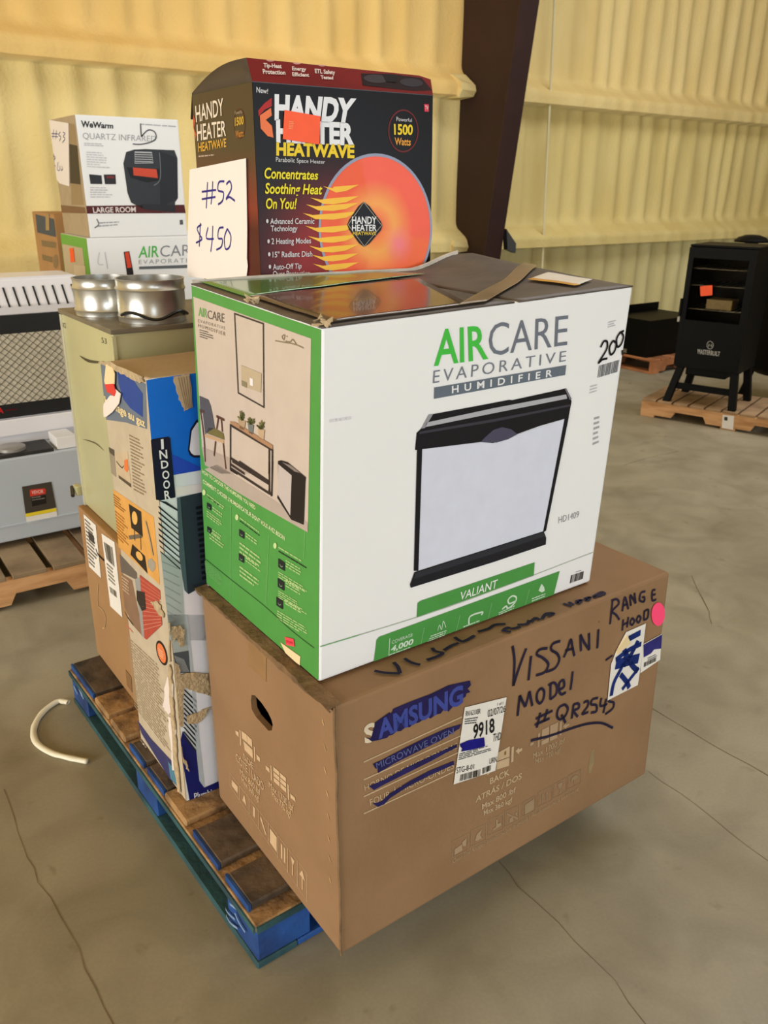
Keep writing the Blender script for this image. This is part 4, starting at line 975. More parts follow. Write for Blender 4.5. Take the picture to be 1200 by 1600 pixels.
P.poly(c7([(512, 0), (1000, 0), (1000, 1240), (775, 1340), (665, 1392), (625, 1340), (600, 1100), (555, 480)]), (222, 226, 238), 3); P.poly(c7([(512, 0), (530, 0), (580, 480), (625, 1000), (668, 1392), (625, 1340), (600, 1100), (555, 480)]), (176, 188, 198), 4)
P.end('white_panel_picture', INKG)
P.poly(b7([(712, 560), (890, 640), (925, 1310), (790, 1310)]), (172, 184, 184), 2); P.poly(c7([(370, 0), (512, 0), (548, 310), (420, 310)]), (166, 178, 178), 2); P.poly(c7([(415, 310), (540, 290), (552, 470), (440, 470)]), (78, 86, 92), 3)
for k in range(9): P.stroke(b7([(725+7*k, 640+70*k), (860+6*k, 700+75*k)]), 1.5, (146, 158, 158), 3)
for k in range(8): P.stroke(c7([(425+10*k, 330+4*k), (470+10*k, 460)]), 1.6, (150, 156, 160), 4)
P.end('stonework_picture', INKG)
for k in range(11): P.poly(c7([(492, 600+38*k), (506, 600+38*k), (600, 690+40*k), (602, 712+40*k)] if k < 11 else []), (34, 40, 50), 4)
P.end('black_stripes', INKG)
P.poly(c7([(458, 1018), (490, 940), (605, 1100), (625, 1340), (665, 1395), (776, 1345), (1000, 1250), (1000, 1360), (782, 1450), (550, 1532), (480, 1230)]), (30, 34, 104), 3); P.end('navy_base_print', INKG)
P.text('Plumbing', c7([(580, 1440), (775, 1392), (778, 1435), (585, 1490)]), (206, 212, 228), 5, bold=.02); P.end('base_lettering', INKG)
torn(P, c7([(395, 95), (470, 85), (498, 120), (500, 245), (470, 262), (440, 180), (410, 220)]), 'torn_patch', TORN, .002); torn(P, c7([(420, 380), (455, 400), (470, 480), (560, 465), (690, 470), (715, 655), (600, 622), (500, 585), (490, 900), (455, 900), (440, 600)]), 'torn_patch', TORN, .002)
torn(P, c7([(528, 815), (620, 780), (705, 738), (690, 790), (630, 862), (530, 886)]), 'torn_patch', TORN, .002); torn(P, c7([(425, 1080), (520, 1180), (535, 1260), (500, 1200), (440, 1130)]), 'torn_patch', TORN, .003)

# ------------------------------------------------------------------ heater carton with the open top flaps on the tall carton (disc picture)
Hh = box8(-.265, 1.812, .56, .4366, .345, .556, 1.1975, -.006, .028)
han = thing_at('dish_heater_carton', 'black and red heater carton with open top flaps and glowing dish picture, at the top', 'box', Hh)
FF = Face(Hh['NT'], Hh['TR'], Hh['BR'], Hh['NB']); FL = Face(Hh['LT'], Hh['NT'], Hh['NB'], Hh['LB'])
BLKC = mat('black_coated_carton', (30, 26, 26), .3, var=.1, scale=8, spec=.5)
INSIDE = mat('grey_carton_inside', (74, 62, 46), .85, var=.08, scale=6)
# open-topped carton: four walls and a floor
th = .004
mbh = MB(); c = Hh
inn = {k: c[k]+((c['NB']+c['BKB'])/2-c['NB']).normalized()*0 for k in c}
cx = (c['NB']+c['BKB'])/2; cxt = (c['NT']+c['BKT'])/2
def inset(p, ctr): 
    d = Vector((ctr.x-p.x, ctr.y-p.y, 0)); return p+d.normalized()*.006
o8 = [c[k] for k in ORD]; i4b = [inset(c[k], cx)+Vector((0, 0, .005)) for k in ('NB', 'BR', 'BKB', 'LB')]; i4t = [inset(c[k], cxt) for k in ('NT', 'TR', 'BKT', 'LT')]
mbh.v = [tuple(p) for p in o8+i4b+i4t]
mbh.f = [(0, 3, 2, 1), (0, 1, 5, 4), (1, 2, 6, 5), (2, 3, 7, 6), (3, 0, 4, 7), (8, 9, 10, 11), (8, 12, 13, 9), (9, 13, 14, 10), (10, 14, 15, 11), (11, 15, 12, 8), (4, 5, 13, 12), (5, 6, 14, 13), (6, 7, 15, 14), (7, 4, 12, 15)]
mbh.build('carton', BLKC, han)
P = Print(FF, han); k1 = K(280, 60, 2.5); k1b = K(380, 90, 3.75); k1c = K(380, 230, 6.667)
def facecol(u, v):
    # black cover, maroon glow printed around the dish
    d = math.hypot((u-.42)/.55, (v-.62)/.42); g = max(0, 1-d)
    m_ = min(1, g*1.6)
    return (17+int(128*m_), 14+int(26*m_), 15+int(24*m_))
P.uvgrid(26, 30, facecol, 1); P.end('black_front_print', INKG)
def dish(q, a):
    yy = max(0, 1-abs(q-.35)/.32); base = (244, 104, 76); 
    c1 = (252, 190, 92); c2 = (250, 106, 84) if math.sin(a) < .2 else (250, 116, 74)
    if math.cos(a) < -.3 and q > .45: c2 = (244, 100, 64)
    pk = max(0, 1-math.hypot(q*math.cos(a)-.42, q*math.sin(a)-.22)/.28)
    col = tuple(c2[i]*(1-yy*.8)+c1[i]*yy*.8 for i in range(3))
    return tuple(int(col[i]*(1-pk)+(250, 130, 150)[i]*pk) for i in range(3))
DX, DY, RX, RY = 586, 356, 87, 114
P.radial(DX, DY, RX, RY, dish, 3, 56, 12)
P.stroke([(DX+RX*math.cos(2*math.pi*k/56), DY+RY*math.sin(2*math.pi*k/56)) for k in range(56)], 6, (150, 158, 184), 4, smooth=False, closed=True); P.end('glowing_dish_picture', INKG)
for k, y in enumerate((588, 632, 658, 692, 742, 782, 820, 855, 890, 922, 950)):
    x0 = (560, 510, 492, 480, 490, 500, 505, 515, 520, 495, 515)[k]
    P.poly(k1([(x0, y-10), (x0+40, y-2), (600, y-8), (700, y-16), (650, y+8), (600, y+16), (x0+50, y+14)]), (252, 196, 66), 5)
P.end('printed_flames', INKG)
P.poly(k1([(718, 638), (740, 655), (785, 715), (791, 732), (785, 750), (740, 802), (720, 814), (700, 800), (660, 745), (654, 728), (662, 708), (698, 655)]), (20, 18, 20), 6); P.stroke(k1([(718, 640), (788, 730), (720, 812), (657, 728)]), 1.5, (190, 180, 160), 7, smooth=False, closed=True)
P.text('HANDY', k1([(672, 697), (768, 697), (768, 724), (672, 724)]), (235, 235, 238), 7, bold=.02); P.text('HEATER', k1([(672, 728), (768, 728), (768, 752), (672, 752)]), (235, 235, 238), 7, bold=.02); P.text('HEATWAVE', k1([(675, 755), (766, 755), (766, 768), (675, 768)]), (232, 196, 60), 7, bold=.02)
P.end('badge_diamond', INKG)
P.text('HANDY', k1b([(182, 224), (660, 250), (635, 378), (182, 358)]), (232, 234, 240), 3, bold=.05)
P.text('HEATER', k1b([(190, 370), (650, 392), (650, 508), (192, 490)]), (232, 234, 240), 3, bold=.05)
P.text('HEATWAVE', k1b([(192, 500), (650, 515), (650, 586), (192, 570)]), (238, 206, 40), 3, bold=.045)
P.text('Parabolic Space Heater', k1b([(190, 582), (478, 602), (478, 622), (190, 610)]), (220, 220, 222), 3)
P.text('New!', k1b([(76, 172), (144, 184), (142, 212), (76, 204)]), (220, 220, 222), 3, bold=.01)
for t, q in (('Concentrates', [(215, 215), (775, 248), (772, 338), (215, 325)]), ('Soothing Heat', [(222, 375), (820, 395), (812, 490), (222, 482)]), ('On You!', [(228, 535), (552, 535), (545, 642), (232, 640)])): P.text(t, k1c(q), (240, 224, 40), 6, bold=.02, shear=.12)
for t, q in (('Advanced Ceramic', [(275, 742), (735, 742), (735, 798), (275, 800)]), ('Technology', [(280, 818), (560, 818), (556, 872), (282, 876)]), ('2 Heating Modes', [(288, 950), (700, 945), (700, 1000), (288, 1010)]), ('15" Radiant Dish', [(300, 1090), (715, 1082), (712, 1138), (300, 1148)]), ('Auto-Off Tip', [(302, 1218), (605, 1210), (600, 1262), (304, 1276)]), ('Over Protection', [(302, 1290), (692, 1284), (688, 1336), (306, 1350)])): P.text(t, k1c(q), (214, 212, 216), 6, bold=.01)
P.end('front_lettering', INKG)
for y, x in ((770, 245), (980, 258), (1115, 265), (1245, 272)): P.new(); P.ellipse(380+x/6.667, 230+y/6.667, 1.8, 3.2, (214, 212, 216), 6)
P.end('bullet_mark', INKG)
P.poly(k1b([(88, 345), (86, 310), (120, 270), (165, 236), (165, 285), (125, 305)]), (176, 40, 36), 3); P.poly(k1b([(95, 340), (160, 295), (165, 340), (130, 365), (165, 400), (175, 470), (140, 460), (100, 415)]), (236, 120, 70), 4); P.end('flame_emblem', INKG)
P.stroke(k1b([(936+86*math.cos(2*math.pi*k/30), 430+122*math.sin(2*math.pi*k/30)) for k in range(30)]), 3, (110, 34, 34), 3, smooth=False, closed=True); P.end('ring_print', INKG)
P.text('Powerful', k1b([(895, 348), (985, 358), (985, 378), (895, 372)]), (214, 212, 216), 4); P.text('1500', k1b([(880, 392), (992, 396), (990, 452), (882, 450)]), (236, 206, 50), 4, bold=.03); P.text('Watts', k1b([(884, 470), (980, 474), (978, 516), (886, 510)]), (230, 160, 60), 4, bold=.02); P.end('wattage_lettering', INKG)
P.poly(k1b([(1058, 272), (1085, 274), (1085, 318), (1060, 316)]), (214, 60, 84), 3); P.text('TV', k1b([(1062, 282), (1082, 284), (1082, 306), (1063, 304)]), (235, 235, 235), 4); P.end('tv_mark', INKG)
lab = P.sheet(k1b([(238, 308), (448, 345), (442, 510), (228, 478)]), None, .0008, 'orange_price_sticker', FLUO, 6, 'orange fluorescent sticker')
P.lines(k1b([(262, 370), (292, 375), (290, 425), (260, 420)]), 5, (255, 170, 120), 9); P.end('sticker_print', under=lab)
# left side: dim brown print, sign taped on
P = Print(FL, han); kd = K(280, 80, 4.324)
P.uvgrid(10, 14, lambda u, v: (74+int(56*max(0, 1-abs(v-.42)/.2)), 62-int(14*max(0, 1-abs(v-.42)/.2)), 44-int(8*max(0, 1-abs(v-.42)/.2))) if v < .5 else (78, 26, 25), 1); P.end('brown_side_print', INKG)
P.text('HANDY', kd([(112, 372), (300, 318), (305, 430), (118, 480)]), (226, 214, 196), 3, bold=.01); P.text('HEATER', kd([(122, 498), (318, 470), (320, 570), (126, 606)]), (226, 214, 196), 3, bold=.01); P.text('HEATWAVE', kd([(132, 622), (322, 590), (322, 645), (134, 680)]), (206, 160, 66), 3, bold=.02)
P.text('Powerful', kd([(380, 405), (430, 396), (430, 420), (380, 430)]), (170, 150, 128), 3); P.text('1500', kd([(380, 452), (440, 440), (440, 492), (380, 505)]), (196, 158, 60), 3, bold=.03); P.text('Watts', kd([(384, 540), (440, 530), (440, 575), (384, 585)]), (182, 122, 56), 3, bold=.02)
P.lines(kd([(135, 700), (250, 690), (250, 710), (135, 722)]), 1, (176, 156, 140), 3); P.end('side_lettering', INKG)
P.poly(kd([(86, 520), (80, 480), (100, 430), (112, 470), (104, 520), (120, 560), (116, 600)]), (190, 86, 56), 3); P.end('side_flame_emblem', INKG)
P.stroke(kd([(410+38*math.cos(2*math.pi*k/24), 490+100*math.sin(2*math.pi*k/24)) for k in range(24)]), 2, (86, 40, 34), 3, smooth=False, closed=True); P.end('ring_print', INKG)
FL.lim = (-9, 9, -9, 9); lab = P.sheet(kd([(82, 800), (462, 724), (470, 1200), (468, 1400), (474, 1452), (462, 1552), (250, 1545), (64, 1520), (70, 1200)]), None, .0012, 'price_sign', PAPER, 6, 'white paper price sign with handwritten numbers')
PEN = (58, 50, 140)
FS = Face(Hh['LT'], Hh['NT'], Hh['NB'], Hh['LB']); FS.lim = (-9, 9, -9, 9); P = Print(FS, han)
hand(P, kd, [[(205, 885), (200, 970), (196, 1062)], [(240, 880), (236, 960), (228, 1035)], [(166, 950), (262, 938)], [(166, 1000), (258, 985)], [(318, 880), (282, 886), (276, 940), (312, 955), (306, 1010), (276, 1036)], [(332, 900), (356, 880), (366, 930), (330, 1000), (352, 985), (390, 1012)],
             [(162, 1172), (134, 1196), (150, 1240), (166, 1270), (126, 1295)], [(156, 1160), (148, 1320)], [(208, 1190), (196, 1262), (246, 1268)], [(240, 1180), (236, 1270), (226, 1355)], [(312, 1190), (282, 1200), (276, 1262), (304, 1270), (298, 1320), (264, 1342)], [(338, 1200), (318, 1262), (326, 1335), (354, 1320), (362, 1250), (338, 1200)]], 4.5, PEN, 10, words=[6, 2, 4])
P.end('pen_numbers', MARK, under=lab)
# flaps: front flap leaning back, side flap rising, rear flap
nt, tr, lt, bk = Hh['NT'], Hh['TR'], Hh['LT'], Hh['BKT']
def flap(name, pts, m, ext): return MB().prism(pts, ext).build(name, m, han)
Pf = lambda x, y, n0=0.05: None
fl0 = nt; fl1 = tr
bd = (bk-tr).normalized()
# front flap: rises and tilts back from the front edge
fa = on_plane(385, 90, nt+bd*.075, bd); fb = on_plane(655, 118, nt+bd*.075, bd); fc = on_plane(673, 124, nt+bd*.06, bd)
REDF = mat('red_coated_flap', (120, 30, 28), .8, var=.1, scale=4, col2=(96, 22, 22), spec=.1)
fl = flap('front_flap', [nt, tr, fc, fb, fa], REDF, bd*.004)
FFl = Face(fa, fb, tr, nt); P = Print(FFl, han)
P.poly(k1b([(690, 95), (860, 98), (1085, 125), (1108, 195), (1000, 198), (700, 165)]), (40, 24, 26), 2); P.ellipse(380+780/3.75, 90+128/3.75, 20, 6.5, (66, 60, 66), 3, tilt=.06); P.ellipse(380+985/3.75, 90+150/3.75, 18, 6.5, (58, 54, 62), 3, tilt=.08); P.poly(k1b([(815, 100), (900, 108), (895, 150), (835, 145)]), (30, 26, 30), 4); P.end('flap_heater_picture', MATTE)
for t, q in (('Tip-Heat', [(118, 36), (222, 44), (225, 66), (118, 60)]), ('Protection', [(112, 72), (245, 80), (247, 104), (116, 98)]), ('Energy', [(285, 56), (368, 62), (368, 82), (286, 78)]), ('Efficient', [(285, 90), (384, 96), (386, 116), (288, 112)]), ('ETL Safety', [(418, 70), (536, 80), (538, 102), (420, 94)]), ('Tested', [(452, 108), (526, 114), (526, 132), (454, 128)])): P.text(t, k1b(q), (232, 216, 212), 3, bold=.03)
P.end('flap_lettering', MATTE)
for x, y in ((160, 16), (316, 32), (462, 44)): P.new(); P.ellipse(380+x/3.75, 90+y/3.75, 7, 3.2, (206, 150, 146), 3)
P.end('flap_icon', MATTE)
# left flap curving up and inwards
sd = (lt-nt).normalized(); V = []; F = []; n = 10
wv = (tr-nt).normalized()
for i in range(n+1):
    u = i/n; base = nt.lerp(lt, u)
    top = fa.lerp(lt+Vector((0, 0, .004)), u)+Vector((0, 0, .016*math.sin(math.pi*u)))
    for j in range(3): V.append(tuple(base.lerp(top, j/2)))
F = [(3*i+j, 3*i+j+1, 3*i+4+j, 3*i+3+j) for i in range(n) for j in range(2)]
me = bpy.data.meshes.new('left_flap'); me.from_pydata(V, [], F); o = link('left_flap', me, INSIDE, han); md = o.modifiers.new('board', 'SOLIDIFY'); md.thickness = .004
me.polygons.foreach_set('use_smooth', [True]*len(F))
flap('rear_flap', [lt, bk, bk+Vector((0, 0, -.05))+bd*.02, lt+Vector((0, 0, -.05))+bd*.02], INSIDE, Vector((0, 0, .004)))

# ------------------------------------------------------------------ brown carton, metal cabinet and ducts behind
Bn = box8(-.672, 1.984, .629, .6, .43, .511, .145)
br = thing_at('plain_carton', 'brown cardboard carton with two shipping labels under the metal cabinet', 'box', Bn)
KRAFT3 = mat('tan_kraft_cardboard', (158, 120, 78), .8, var=.05, scale=5, bump=.08)
carton(Bn, KRAFT3, br, bevel=.005)
FL = Face(Bn['LT'], Bn['NT'], Bn['NB'], Bn['LB']); P = Print(FL, br)
P.sheet(b7([(62, 235), (165, 330), (210, 780), (108, 680)]), None, .0006, 'shipping_label', LABELP, 2); P.sheet(b7([(215, 400), (325, 470), (392, 1115), (290, 1020)]), None, .0006, 'shipping_label', LABELP, 2)
P.lines(b7([(72, 262), (160, 345), (200, 745), (110, 655)]), 12, (120, 112, 100), 5, ragged=.5); P.end('label_print')
P.poly(b7([(105, 380), (150, 420), (158, 490), (112, 450)]), (70, 66, 60), 6); P.end('label_block')
P.bars(b7([(236, 470), (310, 520), (330, 690), (262, 620)]), 9, (110, 104, 92), 5); P.end('label_barcode'); P.bars(b7([(285, 850), (345, 895), (352, 950), (295, 905)]), 8, (120, 112, 100), 5); P.end('label_barcode')
P.lines(b7([(258, 640), (325, 700), (340, 860), (280, 800)]), 5, (140, 132, 116), 5); P.end('label_print')
P.stroke(b7([(168, 530), (190, 580), (240, 632)]), 5, (30, 28, 28), 6); P.end('black_tie_mark', MARK)
P.stroke(b7([(186, 830), (180, 930), (184, 1020)]), 4, (206, 172, 126), 3); P.stroke(b7([(184, 1020), (228, 1060), (250, 1120), (240, 1200), (222, 1205)]), 4, (206, 172, 126), 3); P.end('chalk_number', MARK)
P.sheet([(197, 1046), (206, 1058), (207, 1082), (199, 1070)], None, .0008, 'tape_tab', TAPE, 2)

Cb = box8(-.655, 1.999, .63, .62, .42, .579, .658)
cab = thing_at('metal_cabinet', 'galvanised metal cabinet standing on the brown carton with ducts on top', 'cabinet', Cb)
GALV = mat('galvanised_steel', (204, 202, 158), .38, metal=.4, var=.08, scale=3, bump=.02, bscale=12)
GALVD = mat('dusty_galvanised_top', (132, 124, 106), .5, metal=.5, var=.15, scale=8)
cb2 = dict(Cb)
for k in ('NT', 'TR', 'BKT', 'LT'): cb2[k] = Cb[k]-Vector((0, 0, .012))
carton(cb2, GALV, cab, 'cabinet_body', bevel=.003)
aW = Vector((math.cos(.63), math.sin(.63), 0)); aD = Vector((-math.sin(.63), math.cos(.63), 0))
MB().box(Cb['NT']-aW*.006-aD*.006-Vector((0, 0, .0115)), aW*.632, aD*.432, Vector((0, 0, .012))).build('cabinet_top', GALVD, cab, bevel=.002)
MB().box(Cb['NB']-aW*.003-aD*.004+Vector((0, 0, .002)), aW*.010, aD*.010, Vector((0, 0, .56))).build('corner_trim', GALV, cab, bevel=.001)
MB().box(Cb['LB']-aW*.006-aD*.012+Vector((0, 0, .0)), aW*.008, aD*.012, Vector((0, 0, .565))).build('door_edge', mat('bright_steel_edge', (228, 226, 206), .25, metal=.6, var=.05), cab, bevel=.001)
FL = Face(Cb['LT'], Cb['NT'], Cb['NB'], Cb['LB']); k3 = K(0, 400, 3.076); P = Print(FL, cab)
P.stroke(k3([(385, 480), (430, 505), (500, 512)]), 8, (90, 84, 62), 2, taper=True); P.stroke(k3([(400, 880), (460, 900), (500, 935)]), 4, (110, 104, 78), 2, taper=True); P.end('scuff_mark', MARK)
for t, q in (('KS', [(302, 318), (316, 324), (318, 348), (304, 342)]), ('53', [(488, 390), (512, 398), (514, 424), (490, 416)])): P.text(t, k3(q), (110, 106, 84), 2)
P.end('pencil_mark', MARK)
Lp = FL.px(128, 772)
MB().box(Lp-aW*.018-aD*.012, aW*.018, aD*.032, Vector((0, 0, .03))).build('latch', GALV, cab, bevel=.003)
MB().tube([Lp-aW*.02+aD*.025+Vector((0, 0, .02)), Lp-aW*.03-aD*.012+Vector((0, 0, .004))], .006, 8).build('latch_handle', mat('dark_latch', (70, 66, 56), .4, metal=.6), cab, smooth=True)
ZC = Cb['NT'].z
DUCT = mat('galvanised_duct', (208, 208, 202), .3, metal=.85, var=.1, scale=3, stretch=(1, 1, 8))
def duct(label, fx, fy, r, h):
    p = on_floor(fx, fy, ZC+.001); d = Vector((p.x, p.y, 0)).normalized(); p = p+d*r
    root = thing('duct_collar', label, 'duct', 'duct collars on the metal cabinet', loc=tuple(p))
    MB().lathe(p, [(r-.0015, 0), (r, 0), (r, .01), (r+.002, .014), (r, .018), (r, h-.03), (r+.003, h-.024), (r, h-.018), (r, h-.004), (r+.002, h), (r-.003, h), (r-.003, .002), (r-.0015, 0)], 48).build('duct_wall', DUCT, root, smooth=True)
    q = p+Vector((math.cos(2.2), math.sin(2.2), 0))*(r+.001)
    MB().box(q-Vector((.004, .002, 0)), Vector((.008, 0, 0)), Vector((0, .003, 0)), Vector((0, 0, h))).build('lock_seam', DUCT, root)
    return p, root
p1, _r = duct('round galvanised duct collar on the cabinet, the left and rear one of two', 166, 496, .076, .094)
p2, dr2 = duct('round galvanised duct collar on the cabinet, nearer the black heater carton, with cord below', 240, 507, .084, .104)
cpt = []
for i in range(12):
    a = math.atan2(-p2.y, -p2.x)-1.0+i*.21
    cpt.append(p2+Vector((math.cos(a), math.sin(a), 0))*((.084+.005))+Vector((0, 0, .02+.008*math.sin(i*.9))))
MB().tube(catmull([tuple(q) for q in cpt], 4), .004, 6).build('cord', BLK, dr2, smooth=True)['label'] = 'thin black cord around the duct'

# ------------------------------------------------------------------ pile behind: pallet, support carton, second humidifier carton, infrared heater carton, moving carton
yb = .6; bW = Vector((math.cos(yb), math.sin(yb), 0)); bD = Vector((-math.sin(yb), math.cos(yb), 0)); nb = Vector((-1.376, 3.985, 0))
o_ = nb-bW*.02-bD*.03
stringer_pallet('wood_pallet', 'wooden pallet under the rear pile of boxes behind the metal cabinet', (o_.x, o_.y), yb, 1.2, 1.1, 9)
q = nb+bW*.0+bD*.0
Sp = box8(nb.x, nb.y, yb, .9, 1.04, .588, .1315)
sp_ = thing_at('support_carton', 'wide plain brown carton at the bottom of the rear pile', 'box', Sp); carton(Sp, KRAFT3, sp_, bevel=.005)
MB().box(Sp['NT']+bW*.42-Vector((0, 0, -.0003)), bW*.06, bD*1.04, Vector((0, 0, .0006))).build('packing_tape', TAPE, sp_)
A2 = box8(nb.x, nb.y, yb, .73, .46, .602, .7215)
air2 = thing_at('humidifier_carton', 'white carton with green sides under the infrared heater carton, behind the ducts', 'box', A2); carton(A2, WHITEB, air2, bevel=.005)
k2 = K(60, 160, 4.615)
FF = Face(A2['NT'], A2['TR'], A2['BR'], A2['NB']); FL = Face(A2['LT'], A2['NT'], A2['NB'], A2['LB']); P = Print(FF, air2)
P.text('AIR', k2([(728, 1040), (868, 1034), (868, 1114), (720, 1120)]), (80, 182, 80), 2, bold=.01); P.text('CARE', k2([(878, 1034), (1150, 1022), (1150, 1100), (878, 1114)]), (130, 134, 142), 2, bold=-.004); P.text('EVAPORATIVE', k2([(724, 1136), (1150, 1120), (1150, 1152), (724, 1166)]), (150, 154, 160), 2, bold=-.006, spacing=1.3)
P.end('brand_lettering', INKG)
P.poly(k2([(726, 1184), (1150, 1168), (1150, 1192), (726, 1204)]), (96, 100, 106), 2); P.end('grey_bar', INKG)
P.poly(k2([(614, 1078), (655, 1072), (685, 1225), (690, 1500), (645, 1500), (636, 1225)]), (36, 28, 28), 2); P.poly(k2([(622, 1082), (650, 1078), (672, 1190), (640, 1195)]), (214, 70, 44), 3); P.end('red_bar_picture', INKG)
P.stroke(k2([(440, 1080), (430, 1160), (470, 1170)]), 5, (206, 208, 212), 2); P.stroke(k2([(480, 1080), (500, 1200)]), 5, (200, 202, 208), 2); P.end('faint_print', INKG)
P = Print(FL, air2); P.uvpoly([(.003, .003), (.997, .003), (.997, .997), (.003, .997)], (100, 172, 66), 1); P.end('green_side_print', INKG)
P.poly(k2([(172, 1020), (318, 1050), (345, 1260), (345, 1600), (240, 1600)]), (190, 176, 150), 2); P.end('beige_side_picture', INKG)
P.poly(k2([(255, 1170), (340, 1180), (360, 1600), (290, 1600)]), (206, 192, 168), 3); P.end('pale_side_patch', INKG)
P.sheet(k2([(228, 1052), (256, 1050), (266, 1150), (238, 1154)]), None, .001, 'orange_sticker', FLUO, 5)
We = box8(-1.3633, 3.9987, .6, .4698, .4404, .5127, 1.3245, -.0056, -.0019)
we = thing_at('infrared_heater_carton', 'white infrared heater carton with maroon band and taped price paper, top of the rear pile', 'box', We); carton(We, WHITEB, we, bevel=.005)
FF = Face(We['NT'], We['TR'], We['BR'], We['NB']); FL = Face(We['LT'], We['NT'], We['NB'], We['LB']); P = Print(FF, we)
P.text('WeWarm', k2([(306, 132), (540, 152), (538, 188), (308, 178)]), (36, 36, 40), 2, bold=.03); P.text('QUARTZ INFRARED', k2([(318, 218), (850, 242), (848, 284), (322, 262)]), (150, 152, 158), 2, bold=-.008); P.end('brand_lettering', INKG)
P.lines(k2([(330, 288), (500, 296), (500, 322), (330, 314)]), 2, (180, 182, 188), 2); P.end('fine_print'); P.lines(k2([(345, 350), (520, 360), (520, 480), (350, 470)]), 7, (206, 206, 212), 2, ragged=.5); P.end('fine_print'); P.lines(k2([(735, 148), (1000, 165), (998, 185), (735, 165)]), 1, (176, 178, 184), 2); P.end('fine_print'); P.lines(k2([(372, 605), (550, 610), (548, 690), (375, 690)]), 5, (196, 196, 202), 2, ragged=.4); P.end('fine_print')
P.poly(k2([(612, 440), (632, 358), (690, 340), (770, 336), (980, 345), (1002, 402), (1006, 690), (985, 720), (985, 792), (962, 788), (955, 770), (740, 762), (668, 722), (642, 652)]), (50, 52, 56), 2)
P.poly(k2([(870, 350), (1000, 400), (1004, 690), (880, 760)]), (38, 39, 43), 3); P.poly(k2([(636, 468), (870, 480), (872, 562), (782, 578), (664, 542)]), (24, 22, 24), 4); P.poly(k2([(680, 470), (850, 482), (860, 546), (686, 526)]), (206, 74, 46), 5)
for k in range(5): P.stroke(k2([(695, 360+16*k), (818, 364+16*k)]), 4, (176, 178, 182), 4, smooth=False)
P.stroke(k2([(695, 356), (815, 360), (826, 436), (694, 438)]), 3, (196, 198, 202), 5, smooth=False, closed=True); P.stroke(k2([(832, 600), (878, 545), (872, 360)]), 3, (120, 124, 128), 4); P.end('heater_picture', INKG)
P.poly(k2([(365, 518), (455, 526), (460, 590), (375, 588)]), (44, 42, 44), 2); P.end('detail_picture', INKG); P.poly(k2([(470, 520), (555, 520), (560, 590), (480, 590)]), (44, 38, 40), 2); P.poly(k2([(490, 530), (545, 532), (546, 548), (492, 546)]), (120, 40, 36), 3); P.end('detail_picture', INKG)
P.poly(k2([(345, 746), (1052, 738), (1062, 798), (350, 802)]), (84, 30, 28), 2); P.end('maroon_band', INKG)
P.text('LARGE ROOM', k2([(390, 758), (700, 754), (702, 790), (396, 796)]), (226, 216, 212), 4, bold=.02); P.end('band_lettering', INKG)
P.poly(k2([(740, 730), (985, 740), (985, 792), (760, 770)]), (40, 40, 44), 5); P.end('heater_base_picture', INKG)
P.stroke(k2([(420, 840), (435, 880), (405, 905)]), 5, (110, 112, 118), 2); P.lines(k2([(440, 858), (600, 852), (600, 888), (420, 905)]), 2, (170, 172, 178), 2); P.end('maker_mark'); P.poly(k2([(1018, 848), (1040, 846), (1044, 880), (1020, 882)]), (90, 90, 94), 2); P.end('small_mark')
hand(P, k2, [[(736, 152), (738, 200), (742, 250)], [(742, 246), (790, 200), (836, 212), (848, 255), (812, 285), (740, 302), (680, 300)]], 5, (80, 80, 88), 3); P.end('pen_number', MARK)
P = Print(FL, we); P.uvpoly([(.003, .003), (.997, .003), (.997, .997), (.003, .997)], (176, 158, 130), 1); P.end('tan_side_print')
P.poly(k2([(225, 150), (262, 160), (310, 590), (330, 740), (240, 740)]), (150, 128, 96), 2); P.poly(k2([(226, 300), (282, 312), (306, 592), (232, 582)]), (40, 34, 34), 3); P.end('side_heater_picture', INKG); P.poly(k2([(158, 740), (335, 756), (345, 800), (166, 795)]), (116, 84, 62), 3); P.end('side_band', INKG)
lab = P.sheet(k2([(82, 116), (222, 150), (228, 605), (160, 585), (80, 556)]), None, .002, 'price_paper', PAPER, 4)
hand(P, k2, [[(118, 195), (112, 262)], [(138, 200), (132, 265)], [(104, 225), (150, 228)], [(104, 245), (148, 248)], [(166, 212), (154, 236), (170, 250), (158, 280)], [(184, 215), (200, 225), (186, 246), (200, 262), (180, 290)], [(108, 380), (130, 400), (108, 430), (132, 462)], [(118, 370), (122, 470)], [(150, 430), (142, 480), (160, 490), (156, 455)], [(166, 460), (172, 490), (182, 480), (178, 460)]], 4, (90, 80, 140), 10, words=[6, 4]); P.end('pen_numbers', MARK, under=lab)
mv = nb+bD*.5-bW*.012
Mv = box8(mv.x, mv.y, yb, .62, .46, .69, .7215)
mvt = thing_at('moving_carton', 'tan carton with a blue band behind the second humidifier carton', 'box', Mv); carton(Mv, mat('orange_kraft', (176, 134, 86), .8, var=.05), mvt, bevel=.005)
FL = Face(Mv['LT'], Mv['NT'], Mv['NB'], Mv['LB']); P = Print(FL, mvt); kz = K(60, 320, 13.33)
P.poly(kz([(-60, 195), (440, 312), (450, 690), (-20, 575)]), (62, 76, 92), 2); P.end('blue_band'); P.sheet(kz([(150, 120), (225, 130), (240, 530), (165, 530)]), None, .0008, 'tape_strip', TAPE, 4)
for q in ([(60, 735), (370, 780), (372, 905), (80, 860)], [(80, 1030), (295, 1090), (298, 1205), (90, 1150)]): P.poly(kz(q), (128, 108, 78), 2); P.end('faded_print')
P.ellipse(60+365/13.33, 320+1180/13.33, 4, 11, (140, 116, 84), 2); P.end('faded_print')

